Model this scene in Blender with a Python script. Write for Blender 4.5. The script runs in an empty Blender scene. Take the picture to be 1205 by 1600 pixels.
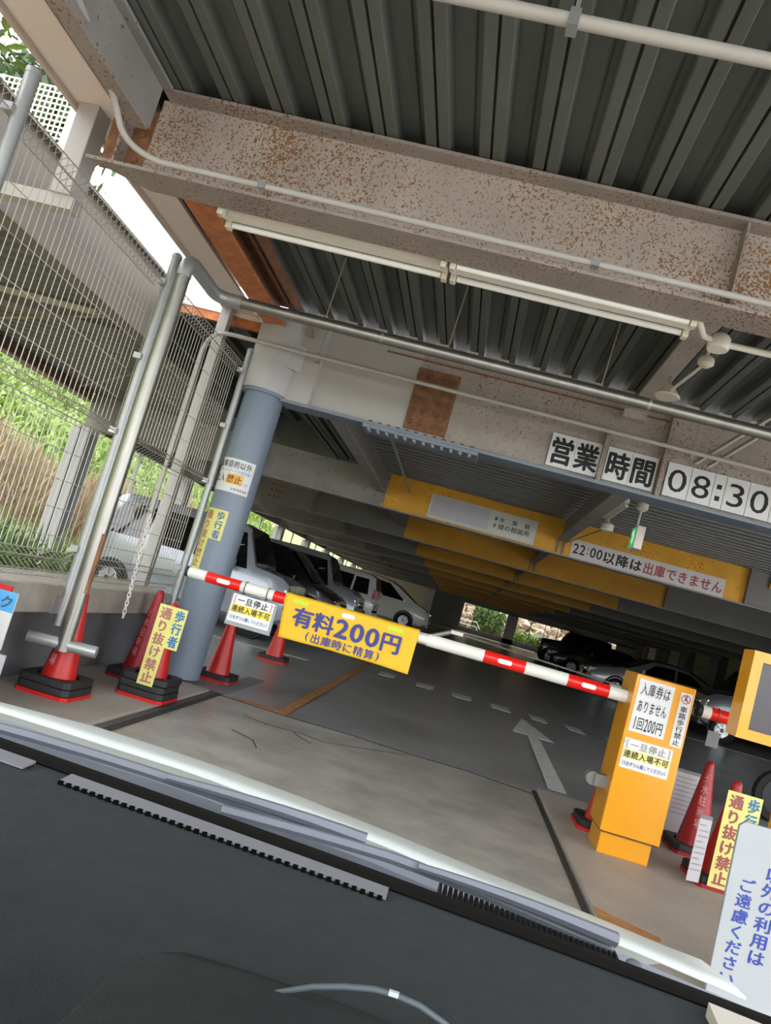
import bpy, math, random
import numpy as np
from mathutils import Vector, Matrix

S = bpy.context.scene
COL = S.collection
rnd = random.Random(7)

# ------------------------------------------------------------------ camera
YAW, PITCH, ROLL = math.radians(5.08), math.radians(5.38), math.radians(15.75)
PX, PY, FOC, EYE = 649.3, 836.5, 1127.0, 1.25
_F = Vector((-math.sin(YAW) * math.cos(PITCH), math.cos(YAW) * math.cos(PITCH), math.sin(PITCH)))
_R = Vector((math.cos(YAW), math.sin(YAW), 0))
_U = _R.cross(_F)
_r = _R * math.cos(ROLL) + _U * math.sin(ROLL)
_u = -_R * math.sin(ROLL) + _U * math.cos(ROLL)
cd = bpy.data.cameras.new('camera')
cam = bpy.data.objects.new('camera', cd)
COL.objects.link(cam)
m = Matrix((_r, _u, -_F)).transposed().to_4x4()
m.translation = (0, 0, EYE)
cam.matrix_world = m
cd.sensor_fit = 'AUTO'
cd.sensor_width = 36.0
cd.lens = FOC * 36.0 / 1600.0
cd.shift_x = -(PX - 602.5) / 1600.0
cd.shift_y = (PY - 800.0) / 1600.0
cd.clip_start = 0.05
cd.clip_end = 400
S.camera = cam

# ------------------------------------------------------------------ sky, sun, exposure
w = bpy.data.worlds.new('sky')
S.world = w
w.use_nodes = True
bg = w.node_tree.nodes['Background']
bg.inputs[0].default_value = (0.93, 0.96, 1.0, 1)
bg.inputs[1].default_value = 4.4
sd = bpy.data.lights.new('sun', 'SUN')
sd.energy = 5.0
sd.angle = math.radians(3)
sd.color = (1.0, 0.95, 0.86)
sun = bpy.data.objects.new('sun', sd)
COL.objects.link(sun)
sun.location = (4, 20, 30)
sun.rotation_euler = Vector((-0.10, -0.40, -0.90)).to_track_quat('-Z', 'Y').to_euler()
S.view_settings.view_transform = 'Standard'
S.view_settings.look = 'None'
S.view_settings.gamma = 1.0
S.view_settings.exposure = 0.35
S.view_settings.use_curve_mapping = False

# ------------------------------------------------------------------ materials
def lin(c):
    return tuple(((v / 255) / 12.92 if v / 255 <= 0.04045 else ((v / 255 + 0.055) / 1.055) ** 2.4) for v in c)

MATS = {}
def mat(name, rgb, rough=0.6, metal=0.0, var=0.0, scale=6.0, bump=0.0, bscale=40.0, emit=0.0, spec=0.5, stretch=None, coat=0.0):
    """plain procedural material: base colour with noise variation and fine relief"""
    if name in MATS:
        return MATS[name]
    M = bpy.data.materials.new(name)
    M.use_nodes = True
    nt = M.node_tree
    b = nt.nodes['Principled BSDF']
    c = lin(rgb)
    b.inputs['Base Color'].default_value = (*c, 1)
    b.inputs['Roughness'].default_value = rough
    b.inputs['Metallic'].default_value = metal
    b.inputs['Specular IOR Level'].default_value = spec
    if coat:
        b.inputs['Coat Weight'].default_value = coat
        b.inputs['Coat Roughness'].default_value = 0.05
    if emit:
        b.inputs['Emission Color'].default_value = (*c, 1)
        b.inputs['Emission Strength'].default_value = emit
    if var or bump:
        tc = nt.nodes.new('ShaderNodeTexCoord')
        mp = nt.nodes.new('ShaderNodeMapping')
        nt.links.new(tc.outputs['Object'], mp.inputs[0])
        if stretch:
            mp.inputs['Scale'].default_value = stretch
    if var:
        n = nt.nodes.new('ShaderNodeTexNoise')
        n.inputs['Scale'].default_value = scale
        n.inputs['Detail'].default_value = 6
        n.inputs['Roughness'].default_value = 0.65
        nt.links.new(mp.outputs[0], n.inputs['Vector'])
        r = nt.nodes.new('ShaderNodeValToRGB')
        r.color_ramp.elements[0].position = 0.3
        r.color_ramp.elements[1].position = 0.7
        r.color_ramp.elements[0].color = (*[v * (1 - var) for v in c], 1)
        r.color_ramp.elements[1].color = (*[min(1, v * (1 + var)) for v in c], 1)
        nt.links.new(n.outputs['Fac'], r.inputs[0])
        nt.links.new(r.outputs[0], b.inputs['Base Color'])
    if bump:
        n2 = nt.nodes.new('ShaderNodeTexNoise')
        n2.inputs['Scale'].default_value = bscale
        n2.inputs['Detail'].default_value = 4
        nt.links.new(mp.outputs[0], n2.inputs['Vector'])
        bp = nt.nodes.new('ShaderNodeBump')
        bp.inputs['Strength'].default_value = bump
        bp.inputs['Distance'].default_value = 0.01
        nt.links.new(n2.outputs['Fac'], bp.inputs['Height'])
        nt.links.new(bp.outputs[0], b.inputs['Normal'])
    MATS[name] = M
    return M

def rusty(name, paint, rust=(136, 82, 42), amount=0.5, fine=42.0, broad=1.6, rough=0.65):
    """paint eaten by rust: fine speckles gated by a broad noise, plus solid rust where broad noise peaks"""
    if name in MATS:
        return MATS[name]
    M = bpy.data.materials.new(name)
    M.use_nodes = True
    nt = M.node_tree
    b = nt.nodes['Principled BSDF']
    b.inputs['Roughness'].default_value = rough
    tc = nt.nodes.new('ShaderNodeTexCoord')
    def noise(s, d=3):
        n = nt.nodes.new('ShaderNodeTexNoise')
        n.inputs['Scale'].default_value = s
        n.inputs['Detail'].default_value = d
        nt.links.new(tc.outputs['Object'], n.inputs['Vector'])
        return n
    def math_(op, a, bb, clamp=False):
        x = nt.nodes.new('ShaderNodeMath')
        x.operation = op
        x.use_clamp = clamp
        for i, v in enumerate((a, bb)):
            if isinstance(v, (int, float)):
                x.inputs[i].default_value = v
            else:
                nt.links.new(v, x.inputs[i])
        return x.outputs[0]
    f, br = noise(fine, 2), noise(broad, 5)
    s = math_('ADD', math_('MULTIPLY', f.outputs['Fac'], 0.8), math_('MULTIPLY', br.outputs['Fac'], 0.35))
    t = 0.60 + (0.5 - amount) * 0.27
    k = math_('MULTIPLY', math_('SUBTRACT', s, t), 14.0, True)
    mix = nt.nodes.new('ShaderNodeMix')
    mix.data_type = 'RGBA'
    nt.links.new(k, mix.inputs['Factor'])
    pn = noise(3.0, 5)
    pr = nt.nodes.new('ShaderNodeValToRGB')
    pc = lin(paint)
    pr.color_ramp.elements[0].position = 0.3
    pr.color_ramp.elements[1].position = 0.7
    pr.color_ramp.elements[0].color = (*[v * 0.86 for v in pc], 1)
    pr.color_ramp.elements[1].color = (*[min(1, v * 1.1) for v in pc], 1)
    nt.links.new(pn.outputs['Fac'], pr.inputs[0])
    rr = nt.nodes.new('ShaderNodeValToRGB')
    rc = lin(rust)
    rr.color_ramp.elements[0].color = (*[v * 0.5 for v in rc], 1)
    rr.color_ramp.elements[1].color = (*[min(1, v * 1.3) for v in rc], 1)
    rn = noise(17.0, 5)
    nt.links.new(rn.outputs['Fac'], rr.inputs[0])
    nt.links.new(pr.outputs[0], mix.inputs['A'])
    nt.links.new(rr.outputs[0], mix.inputs['B'])
    nt.links.new(mix.outputs['Result'], b.inputs['Base Color'])
    bp = nt.nodes.new('ShaderNodeBump')
    bp.inputs['Strength'].default_value = 0.25
    bp.inputs['Distance'].default_value = 0.005
    nt.links.new(k, bp.inputs['Height'])
    nt.links.new(bp.outputs[0], b.inputs['Normal'])
    MATS[name] = M
    return M

# ------------------------------------------------------------------ mesh helper
class MB:
    def __init__(s):
        s.v, s.f = [], []
    def add(s, vs, fs):
        k = len(s.v)
        s.v += [tuple(p) for p in vs]
        s.f += [tuple(i + k for i in f) for f in fs]
        return s
    def box(s, x0, y0, z0, x1, y1, z1):
        x0, x1 = min(x0, x1), max(x0, x1); y0, y1 = min(y0, y1), max(y0, y1); z0, z1 = min(z0, z1), max(z0, z1)
        return s.add([(x0, y0, z0), (x1, y0, z0), (x1, y1, z0), (x0, y1, z0), (x0, y0, z1), (x1, y0, z1), (x1, y1, z1), (x0, y1, z1)],
                     [(0, 3, 2, 1), (4, 5, 6, 7), (0, 1, 5, 4), (1, 2, 6, 5), (2, 3, 7, 6), (3, 0, 4, 7)])
    def hexa(s, p):          # eight corners, ordered as in box
        return s.add(p, [(0, 3, 2, 1), (4, 5, 6, 7), (0, 1, 5, 4), (1, 2, 6, 5), (2, 3, 7, 6), (3, 0, 4, 7)])
    def prism(s, poly, d):   # poly: 3-D outline, d: extrusion vector
        n = len(poly); d = Vector(d)
        a = [Vector(p) for p in poly]
        b = [p + d for p in a]
        return s.add(a + b, [tuple(reversed(range(n))), tuple(range(n, 2 * n))] + [(i, (i + 1) % n, n + (i + 1) % n, n + i) for i in range(n)])
    def tube(s, pts, r, n=8, caps=True, closed=False):
        pts = [Vector(p) for p in pts]
        k = len(pts)
        vs, fs = [], []
        prev = None
        for i, p in enumerate(pts):
            if closed:
                t = (pts[(i + 1) % k] - pts[i - 1]).normalized()
            else:
                t = (pts[min(i + 1, k - 1)] - pts[max(i - 1, 0)]).normalized()
            if prev is None:
                a = Vector((0, 0, 1)) if abs(t.z) < 0.9 else Vector((1, 0, 0))
                x = t.cross(a).normalized()
            else:
                x = (prev - t * prev.dot(t)).normalized()
            prev = x
            y = t.cross(x)
            rr = r[i] if isinstance(r, (list, tuple)) else r
            for j in range(n):
                an = 2 * math.pi * j / n
                vs.append(p + x * (rr * math.cos(an)) + y * (rr * math.sin(an)))
        segs = k if closed else k - 1
        for i in range(segs):
            i2 = (i + 1) % k
            for j in range(n):
                j2 = (j + 1) % n
                fs.append((i * n + j, i * n + j2, i2 * n + j2, i2 * n + j))
        if caps and not closed:
            fs.append(tuple(reversed(range(n))))
            fs.append(tuple(range((k - 1) * n, k * n)))
        return s.add(vs, fs)
    def lathe(s, prof, c=(0, 0, 0), n=24, axis='z'):   # prof: (radius, height)
        vs, fs = [], []
        for r, h in prof:
            for j in range(n):
                a = 2 * math.pi * j / n
                p = (r * math.cos(a), r * math.sin(a), h)
                if axis == 'y': p = (p[0], p[2], p[1])
                if axis == 'x': p = (p[2], p[0], p[1])
                vs.append((p[0] + c[0], p[1] + c[1], p[2] + c[2]))
        for i in range(len(prof) - 1):
            for j in range(n):
                j2 = (j + 1) % n
                fs.append((i * n + j, i * n + j2, (i + 1) * n + j2, (i + 1) * n + j))
        fs.append(tuple(reversed(range(n))))
        fs.append(tuple(range((len(prof) - 1) * n, len(prof) * n)))
        return s.add(vs, fs)
    def grid(s, rows):       # rows: list of equal-length lists of points
        n = len(rows[0])
        vs = [p for r in rows for p in r]
        fs = [(i * n + j, i * n + j + 1, (i + 1) * n + j + 1, (i + 1) * n + j) for i in range(len(rows) - 1) for j in range(n - 1)]
        return s.add(vs, fs)

def woff(o):
    v = Vector((0, 0, 0))
    while o:
        v += o.location
        o = o.parent
    return v

def obj(name, mb, material, parent=None, bevel=0.0, smooth=None, loc=None, solid=0.0):
    """link ONE mesh object; mb is in world coordinates"""
    me = bpy.data.meshes.new(name)
    off = woff(parent) if parent else Vector((0, 0, 0))
    l = Vector(loc) if loc else Vector((0, 0, 0))
    vs = np.array(mb.v, dtype=float) - np.array(off + l)
    me.from_pydata(vs.tolist(), [], mb.f)
    if material is not None:
        me.materials.append(material)
    o = bpy.data.objects.new(name, me)
    COL.objects.link(o)
    o.location = l
    if parent:
        o.parent = parent
    if smooth is not None:
        me.polygons.foreach_set('use_smooth', [True] * len(me.polygons))
        me.set_sharp_from_angle(angle=math.radians(smooth))
    if solid:
        md = o.modifiers.new('thick', 'SOLIDIFY'); md.thickness = solid; md.offset = 0
    if bevel:
        md = o.modifiers.new('bevel', 'BEVEL')
        md.width = bevel; md.segments = 2; md.limit_method = 'ANGLE'
    return o

def inst(o, parent, off):
    """another piece sharing the same mesh, moved by off"""
    c = o.copy(); COL.objects.link(c); c.parent = parent
    c.location = Vector(o.location) + Vector(off)
    return c

def tag(o, label=None, cat=None, group=None, kind=None):
    if label: o['label'] = label
    if cat: o['category'] = cat
    if group: o['group'] = group
    if kind: o['kind'] = kind
    return o

def thing(name, label, cat, loc, group=None, kind=None):
    o = bpy.data.objects.new(name, None)
    COL.objects.link(o)
    o.location = loc
    o.empty_display_size = 0.1
    return tag(o, label, cat, group, kind)

def struct(name, mb, material, label=None, **k):
    o = obj(name, mb, material, **k)
    o['kind'] = 'structure'
    if label: o['label'] = label
    return o

def structroot(name, label, loc=(0, 0, 0)):
    o = bpy.data.objects.new(name, None)
    COL.objects.link(o); o.location = loc
    o['kind'] = 'structure'; o['label'] = label
    return o

def copy_tree(o, parent=None):
    c = o.copy(); COL.objects.link(c); c.parent = parent
    for ch in list(o.children):
        copy_tree(ch, c)
    return c

def bez(p0, p1, p2, n=8):
    p0, p1, p2 = Vector(p0), Vector(p1), Vector(p2)
    return [p0 * (1 - t) ** 2 + p1 * (2 * t * (1 - t)) + p2 * t * t for t in [i / n for i in range(n + 1)]]

# ------------------------------------------------------------------ lettering (outlines of the built-in font)
_gl = {}
_fc = bpy.data.curves.new('glyph', 'FONT')
_fo = bpy.data.objects.new('glyph', _fc)
COL.objects.link(_fo)
def glyph(ch, bold):
    if (ch, bold) in _gl:
        return _gl[ch, bold]
    _fc.body = ch
    _fc.offset = bold
    _fc.resolution_u = 3
    bpy.context.view_layer.update()
    me = bpy.data.meshes.new_from_object(_fo.evaluated_get(bpy.context.evaluated_depsgraph_get()))
    vs = [(v.co.x, v.co.y) for v in me.vertices]
    fs = [tuple(p.vertices) for p in me.polygons]
    bpy.data.meshes.remove(me)
    _gl[ch, bold] = (vs, fs)
    return _gl[ch, bold]

def lay(text, w, h, bold=0.0, vertical=False, fill=0.94, narrow=0.56):
    """lay text into a w x h field centred at 0; returns 2-D points and faces"""
    V, Fs = [], []
    half = lambda c: ord(c) < 256
    if vertical:
        n = len(text)
        cells = [(-w / 2, h / 2 - (i + 1) * h / n, w, h / n) for i in range(n)]
    else:
        ws = [(narrow if half(c) else 1.0) * (0.6 if c in ':' else 1) for c in text]
        k = w / sum(ws)
        x = -w / 2
        cells = []
        for a in ws:
            cells.append((x, -h / 2, a * k, h)); x += a * k
    for c, (cx, cy, cw, ch) in zip(text, cells):
        if c in ' \u3000':
            continue
        vs, fs = glyph(c, 0.0)
        if not vs:
            continue
        if half(c):
            xs = [p[0] for p in vs]; ys = [p[1] for p in vs]
            bx, by = min(xs), min(ys)
            sx = cw * 0.78 / max(max(xs) - bx, 0.40); sy = ch * 0.86 / max(max(ys) - by, 0.42)
            if c == ':':
                sy = ch * 0.86 / 0.75
                sx = min(sx, sy)
            if c in '()':
                sx = min(sx, sy * 1.1)
            ox = cx + (cw - (max(xs) - bx) * sx) / 2 - bx * sx
            oy = cy + (ch - (max(ys) - by) * sy) / 2 - by * sy
        else:
            sx, sy = cw * fill, ch * fill
            ox = cx + cw * (1 - fill) / 2; oy = cy + ch * (1 - fill) / 2 + 0.12 * sy
        b = bold * 1.1
        for lay_i, (dx, dy) in enumerate(((0, 0),) if b < .005 else ((-b, 0), (b, 0), (0, -b * .8), (0, b * .8))):
            k = len(V)
            V += [(ox + (p[0] + dx) * sx, oy + (p[1] + dy) * sy, lay_i) for p in vs]
            Fs += [tuple(i + k for i in f) for f in fs]
    return V, Fs

def lettering(parent, text, w, h, centre, material, bold=0.012, vertical=False, place=None, name='lettering', axis=None, **k):
    """flat print facing -Y at centre (world), or mapped by place(u, v)"""
    V, Fs = lay(text, w, h, 0.0 if place and not axis else bold, vertical, **k)
    mb = MB()
    cx, cy, cz = centre if centre else (0, 0, 0)
    def out(p, i):      # later layers of a bold stroke lie a little further out
        return (axis[0] + (p[0] - axis[0]) * (1 + .002 * i), axis[1] + (p[1] - axis[1]) * (1 + .002 * i), p[2]) if axis else p
    mb.add([out(place(u, v), i) for u, v, i in V] if place else [(cx + u, cy - .0004 * i, cz + v) for u, v, i in V], Fs)
    return obj(name, mb, material, parent)

INK = mat('black_ink', (28, 28, 30), 0.6)
BLUE_INK = mat('blue_ink', (40, 66, 140), 0.6)
NAVY_INK = mat('navy_ink', (52, 58, 130), 0.6)
RED_INK = mat('faded_red_ink', (160, 84, 82), 0.6)
PINK_INK = mat('faded_pink_ink', (172, 120, 104), 0.6)
SKY_INK = mat('sky_blue_ink', (52, 122, 168), 0.6)
GREY_INK = mat('faded_grey_ink', (150, 146, 140), 0.6)
ORANGE_INK = mat('faded_orange_ink', (188, 120, 52), 0.6)
WHITE_P = mat('white_sign_board', (222, 222, 220), 0.45, var=0.05, scale=5)
YEL_P = mat('pale_yellow_sheet', (226, 218, 128), 0.55, var=0.05, scale=7)

def fz(y):
    return 0.013 * max(0.0, y - 8.0)

# ================================================================== SETTING
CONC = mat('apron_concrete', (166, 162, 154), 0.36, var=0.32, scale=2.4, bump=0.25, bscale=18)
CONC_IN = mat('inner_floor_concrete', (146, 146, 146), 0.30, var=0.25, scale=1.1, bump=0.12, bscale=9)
CONC_ISL = mat('island_concrete', (168, 160, 150), 0.55, var=0.14, scale=2.5, bump=0.3, bscale=30)
DARKGAP = mat('dark_joint', (58, 56, 54), 0.85)

ys = [6.48, 8, 12, 18, 24, 30, 36, 42, 47.5]
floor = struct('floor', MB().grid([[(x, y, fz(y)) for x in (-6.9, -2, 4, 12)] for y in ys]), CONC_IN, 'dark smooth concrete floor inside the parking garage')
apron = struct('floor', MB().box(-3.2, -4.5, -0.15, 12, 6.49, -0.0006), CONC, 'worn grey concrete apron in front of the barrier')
# islands on both sides and the dark joints along them
obj('island_slab', MB().box(-3.1, -4.5, 0.0, -1.99, 6.49, 0.03), CONC_ISL, apron, bevel=0.01)
obj('island_slab', MB().box(1.03, -4.5, 0.0, 2.9, 6.49, 0.03), CONC_ISL, apron, bevel=0.01)
obj('joint_strip', MB().box(-1.985, 2.0, 0.0, -1.93, 6.56, 0.012), mat('rubber_strip', (84, 83, 80), 0.7), apron)
obj('joint_strip', MB().box(-1.925, 2.0, 0.0, -1.885, 6.56, 0.008), DARKGAP, apron)
obj('joint_strip', MB().box(0.985, 2.0, 0.0, 1.022, 6.45, 0.006), DARKGAP, apron)
jp = [(-1.9, 6.53), (-1.23, 6.47), (-0.62, 6.5), (-0.1, 6.44), (0.4, 6.46), (0.98, 6.33)]
obj('slab_crack', MB().prism([(x, y, 0.001) for x, y in jp] + [(x, y - 0.02, 0.001) for x, y in reversed(jp)], (0, 0, 0.003)), DARKGAP, apron)
for pts in ([(-1.5, 6.0), (-1.25, 5.92), (-1.0, 5.98), (-0.8, 5.9), (-0.55, 6.05), (-0.35, 6.2), (-0.1, 6.38)],
            [(-1.05, 5.94), (-0.95, 5.8), (-0.85, 5.72)], [(-1.4, 5.4), (-1.2, 5.28), (-1.12, 5.1)]):
    q = [(x, y) for x, y in pts]
    obj('slab_crack', MB().prism([(x, y, 0.0008) for x, y in q] + [(x - .004, y - .010, 0.0008) for x, y in reversed(q)], (0, 0, 0.002)), DARKGAP, apron)
# painted marks on the floor
PAINTW = mat('worn_white_paint', (206, 206, 204), 0.55, var=0.22, scale=14)
PAINTO = mat('worn_orange_paint', (176, 124, 76), 0.55, var=0.25, scale=12)
def mark(name, poly, material, label=None):
    mb = MB()
    mb.prism([(x, y, fz(y) + 0.002) for x, y in poly], (0, 0, 0.003))
    o = obj(name, mb, material, floor)
    if label: o['label'] = label
    return o
for x0, x1 in ((-1.0, -0.75), (-0.38, -0.1), (0.21, 0.53), (0.86, 1.17), (1.5, 1.76), (2.1, 2.36), (2.75, 3.05), (3.4, 3.7)):
    mark('painted_dash', [(x0, 11.6), (x1, 11.6), (x1, 12.1), (x0, 12.1)], PAINTW)
mark('painted_arrow', [(1.17, 6.75), (1.34, 6.75), (1.42, 9.75), (1.62, 9.75), (1.32, 11.35), (1.06, 9.75), (1.26, 9.75)], PAINTW, 'faded white arrow painted on the driving lane')
mark('painted_line', [(-1.36, 6.6), (-1.26, 6.6), (-1.26, 13.6), (-1.36, 13.6)], PAINTO, 'worn orange line running into the garage')
mark('painted_line', [(-1.8, 6.52), (-1.26, 6.52), (-1.26, 6.62), (-1.8, 6.62)], PAINTO, 'short orange line across the slab edge')
mark('steel_plate', [(-2.06, 6.6), (-1.88, 6.6), (-1.88, 8.0), (-2.06, 8.0)], mat('galvanised_plate', (138, 140, 142), 0.5, 0.3), 'pale steel strip set into the floor')
mark('painted_line', [(-3.6, 10.3), (-2.0, 10.75), (-2.0, 10.9), (-3.6, 10.45)], PAINTW)
for y in (16.4, 21, 25.6, 30, 34):
    mark('painted_line', [(-6.4, y), (-2.2, y), (-2.2, y + .12), (-6.4, y + .12)], PAINTW)
    mark('painted_line', [(4.2, y), (9.0, y), (9.0, y + .12), (4.2, y + .12)], PAINTW)
obj('painted_line', MB().prism([(1.04, 3.7, 0.031), (1.3, 3.62, 0.031), (1.34, 3.74, 0.031), (1.04, 3.9, 0.031)], (0, 0, 0.003)), PAINTO, apron)

# ---- low concrete wall carrying the fence
COPE = mat('coping_concrete', (150, 144, 134), 0.8, var=0.18, scale=5, bump=0.4, bscale=30)
WALLC = mat('wall_concrete', (104, 104, 106), 0.8, var=0.16, scale=3, bump=0.3, bscale=25)
wl = struct('wall_left', MB().box(-3.12, -4.5, 0, -2.88, 6.9, 0.55), WALLC, 'low grey concrete wall below the wire fence')
obj('coping', MB().box(-3.12, -4.5, 0.55, -2.62, 6.62, 0.74), COPE, wl, bevel=0.012)
# ground outside, behind the low wall
SOIL = mat('dry_soil', (120, 104, 80), 0.95, var=0.35, scale=4, bump=0.6, bscale=12)
struct('ground_outside', MB().grid([[(x, y, z) for x, z in ((-3.1, .6), (-4.2, .62), (-6, .64), (-8.5, .6))] for y in (-4.5, 0, 4, 7.1)]).add(
    [(-3.1, 7.1, .6), (-8.5, 7.1, .6), (-8.5, 7.1, -.1), (-3.1, 7.1, -.1)], [(0, 1, 2, 3)]), SOIL, 'bare earth strip behind the wire fence')
struct('ground_outside', MB().grid([[(x, y, -0.06) for x in (-60, -6.0)] for y in (-40, 90)]), SOIL, 'dry earth beside the garage')
struct('ground_outside', MB().grid([[(x, y, -0.16) for x in (-6.0, 60)] for y in (-60, -4.5)]), mat('asphalt', (92, 92, 92), 0.85, var=0.15), 'road behind the entrance')

# ---- hillside along the left, and at the far end
def hill_z(x):
    d = -8.2 - x
    return 0.55 + 0.75 * d if d > 0 else 0.55
GRASS_G = mat('hill_soil_green', (96, 108, 62), 0.95, var=0.4, scale=2.5)
def ht(x, y): return hill_z(x) + 0.18 * math.sin(y * 1.3 + x) + 0.12 * math.sin(y * 0.57 - 2 * x)
struct('hillside', MB().grid([[(x, y, ht(x, y)) for x in np.linspace(-8.2, -26, 16)] for y in np.linspace(-8, 95, 80)]), GRASS_G, 'grassy hillside rising beside the garage', smooth=60)

def blades(name, n, pts, size, tilt, material, label, cat=None, kind='stuff', seed=1, wide=0.25):
    r = random.Random(seed)
    mb = MB()
    V, Fs = [], []
    for i in range(n):
        x, y, z = pts(r)
        h = r.uniform(*size)
        a = r.uniform(0, 6.283)
        t = r.uniform(*tilt)
        b = r.uniform(0, 6.283)
        w_ = h * wide * r.uniform(.6, 1.2)
        dx, dy = math.cos(a) * w_ / 2, math.sin(a) * w_ / 2
        ex, ey = math.cos(b) * h * math.sin(t), math.sin(b) * h * math.sin(t)
        ez = h * math.cos(t)
        k = len(V)
        V += [(x - dx * .5, y - dy * .5, z), (x + dx * .5, y + dy * .5, z), (x + ex * .5 + dx, y + ey * .5 + dy, z + ez * .62), (x + ex, y + ey, z + ez), (x + ex * .5 - dx, y + ey * .5 - dy, z + ez * .62)]
        Fs.append((k, k + 1, k + 2, k + 3, k + 4))
    mb.add(V, Fs)
    o = obj(name, mb, material)
    return tag(o, label, cat, kind=kind)

LEAF_G = mat('sunlit_leaf', (116, 138, 62), 0.6, var=0.5, scale=3.0)
LEAF_D = mat('leaf_green', (92, 118, 60), 0.6, var=0.5, scale=5.0)
REED = mat('dry_reed', (146, 128, 98), 0.85, var=0.35, scale=6.0)
def hp(r, x0, x1, y0, y1):
    x, y = r.uniform(x0, x1), r.uniform(y0, y1)
    return x, y, ht(x, y) - .05
blades('hillside_foliage', 42000, lambda r: hp(r, -15, -9.9, 7, 40), (.08, .32), (0, 1.3), LEAF_G, 'dense sunlit green undergrowth on the hillside', 'foliage', seed=3, wide=.4)
blades('dry_reeds', 14000, lambda r: hp(r, -9.9, -8.3, 7.5, 46), (.3, .9), (0, .5), REED, 'pale dry reeds at the foot of the hillside', 'reeds', seed=4, wide=.05)
blades('weeds', 1500, lambda r: (r.uniform(-4.4, -3.25), r.gauss(4.6, .75), .6), (.15, .55), (.1, .9), LEAF_D, 'long grass growing just behind the wire fence', 'grass', seed=5, wide=.08)
blades('weeds', 900, lambda r: (r.uniform(-6.0, -4.6), r.uniform(4, 7), .6), (.3, .9), (.05, .5), REED, 'dry brown stalks behind the fence', 'grass', seed=6, wide=.018)
# ================================================================== ROOF AND FRAME
DECK = mat('galvanised_deck', (92, 96, 90), 0.62, 0.15, var=0.25, scale=2.2, stretch=(1.0, 0.25, 1.0))
DECK_IN = mat('inner_deck', (112, 114, 114), 0.5, 0.3, var=0.2, scale=2.0)
STEEL_R = rusty('speckled_rust_steel', (172, 160, 149), (138, 96, 56), 0.46, 80, 1.6)
STEEL_L = rusty('lightly_rusted_steel', (168, 158, 150), (138, 98, 70), 0.30, 60, 1.2)
STEEL_F = rusty('rusted_flange_steel', (152, 140, 131), (120, 82, 54), 0.34, 55, 1.4)
STEEL_G = rusty('grey_painted_steel', (142, 138, 134), (120, 80, 52), 0.12, 22, 1.0)
STEEL_N = mat('clean_grey_steel', (182, 178, 172), 0.55, var=0.05, scale=2)
RUST = mat('brown_rust', (132, 92, 64), 0.85, var=0.35, scale=14, bump=0.5, bscale=60)
ORUST = mat('orange_rust', (190, 118, 74), 0.85, var=0.3, scale=9, bump=0.4, bscale=50)
BLUEG = mat('blue_grey_paint', (122, 132, 144), 0.45, var=0.06, scale=3)
BEAM_Y = rusty('yellow_painted_steel', (226, 166, 40), (120, 76, 26), 0.10, 40, 1.5, 0.5)
BEAM_YD = mat('yellow_painted_beam', (212, 152, 36), 0.55, var=0.1, scale=2)
GALV = mat('galvanised_pipe', (156, 154, 146), 0.38, 0.9, var=0.12, scale=8, stretch=(1, 1, 0.3))
GALV_M = mat('galvanised_matt', (168, 170, 168), 0.42, 0.6, var=0.08, scale=9)
CONDUIT = mat('grey_conduit', (178, 172, 164), 0.5, var=0.06)
ZD = 3.70
XR = 7.5       # right end of the front roof

# ---- front corrugated deck: sheets of two ribs, ribs along Y
def rib_profile(x0):
    p = .30
    out = []
    for k in range(2):
        a = x0 + k * p
        out += [(a, .075), (a + .035, .075), (a + .043, .064), (a + .051, .075), (a + .078, .075), (a + .090, .004), (a + .096, .0),
                (a + .151, .0), (a + .154, .035), (a + .164, .035), (a + .167, .0), (a + .222, .0), (a + .228, .004), (a + .240, .075)]
    out.append((x0 + 2 * p, .075))
    return out
ceil = structroot('ceiling', 'dark corrugated metal deck over the entrance', (0, 0, ZD))
def sheet_y(x0, y0, y1, z):
    pr = rib_profile(x0)
    mb = MB()
    mb.grid([[(x, y0, z + h) for x, h in pr], [(x, y1, z + h) for x, h in pr]])
    mb.grid([[(x, y0, z + h + .004) for x, h in reversed(pr)], [(x, y1, z + h + .004) for x, h in reversed(pr)]])
    return mb
first = obj('deck_sheet', sheet_y(-2.75, -0.8, 6.7, ZD), DECK, ceil)
for k in range(1, 17):
    inst(first, ceil, (k * .60, 0, 0))
obj('roof_slab', MB().box(-2.75, -0.8, ZD + .09, XR + .1, 6.9, ZD + .24), WALLC, ceil)
# small pale end closures where the ribs meet the second beam
clo = obj('rib_closure', MB().box(-2.1, 6.6, ZD - .012, -1.98, 6.7, ZD + .006), mat('pale_closure', (205, 203, 198), .7), ceil)
for k in range(1, 24):
    inst(clo, ceil, (k * .30, 0, 0))

# ---- inner deck: ribs along X over the aisle, ribs along Y over the left bay
def sheet_x(x0, x1, y0, z, pitch=.20, n=3, d=.06):
    pr = []
    for k in range(n):
        a = y0 + k * pitch
        pr += [(a, d), (a + .07, d), (a + .085, 0), (a + .165, 0), (a + .18, d)]
    pr.append((y0 + n * pitch, d))
    mb = MB()
    mb.grid([[(x0, y, z + h) for y, h in pr], [(x1, y, z + h) for y, h in pr]])
    mb.grid([[(x0, y, z + h + .004) for y, h in reversed(pr)], [(x1, y, z + h + .004) for y, h in reversed(pr)]])
    return mb
ZI = 3.13
SOFF_ = mat('pale_soffit', (240, 226, 216), 0.6, var=0.04, scale=2)
ceil2 = structroot('ceiling', 'grey ribbed metal deck over the parking aisles', (0, 0, ZI))
f2 = obj('deck_sheet', sheet_x(-1.72, 12, 6.9, ZI), DECK_IN, ceil2)
for k in range(1, 66):
    inst(f2, ceil2, (0, k * .60, 0))
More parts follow.
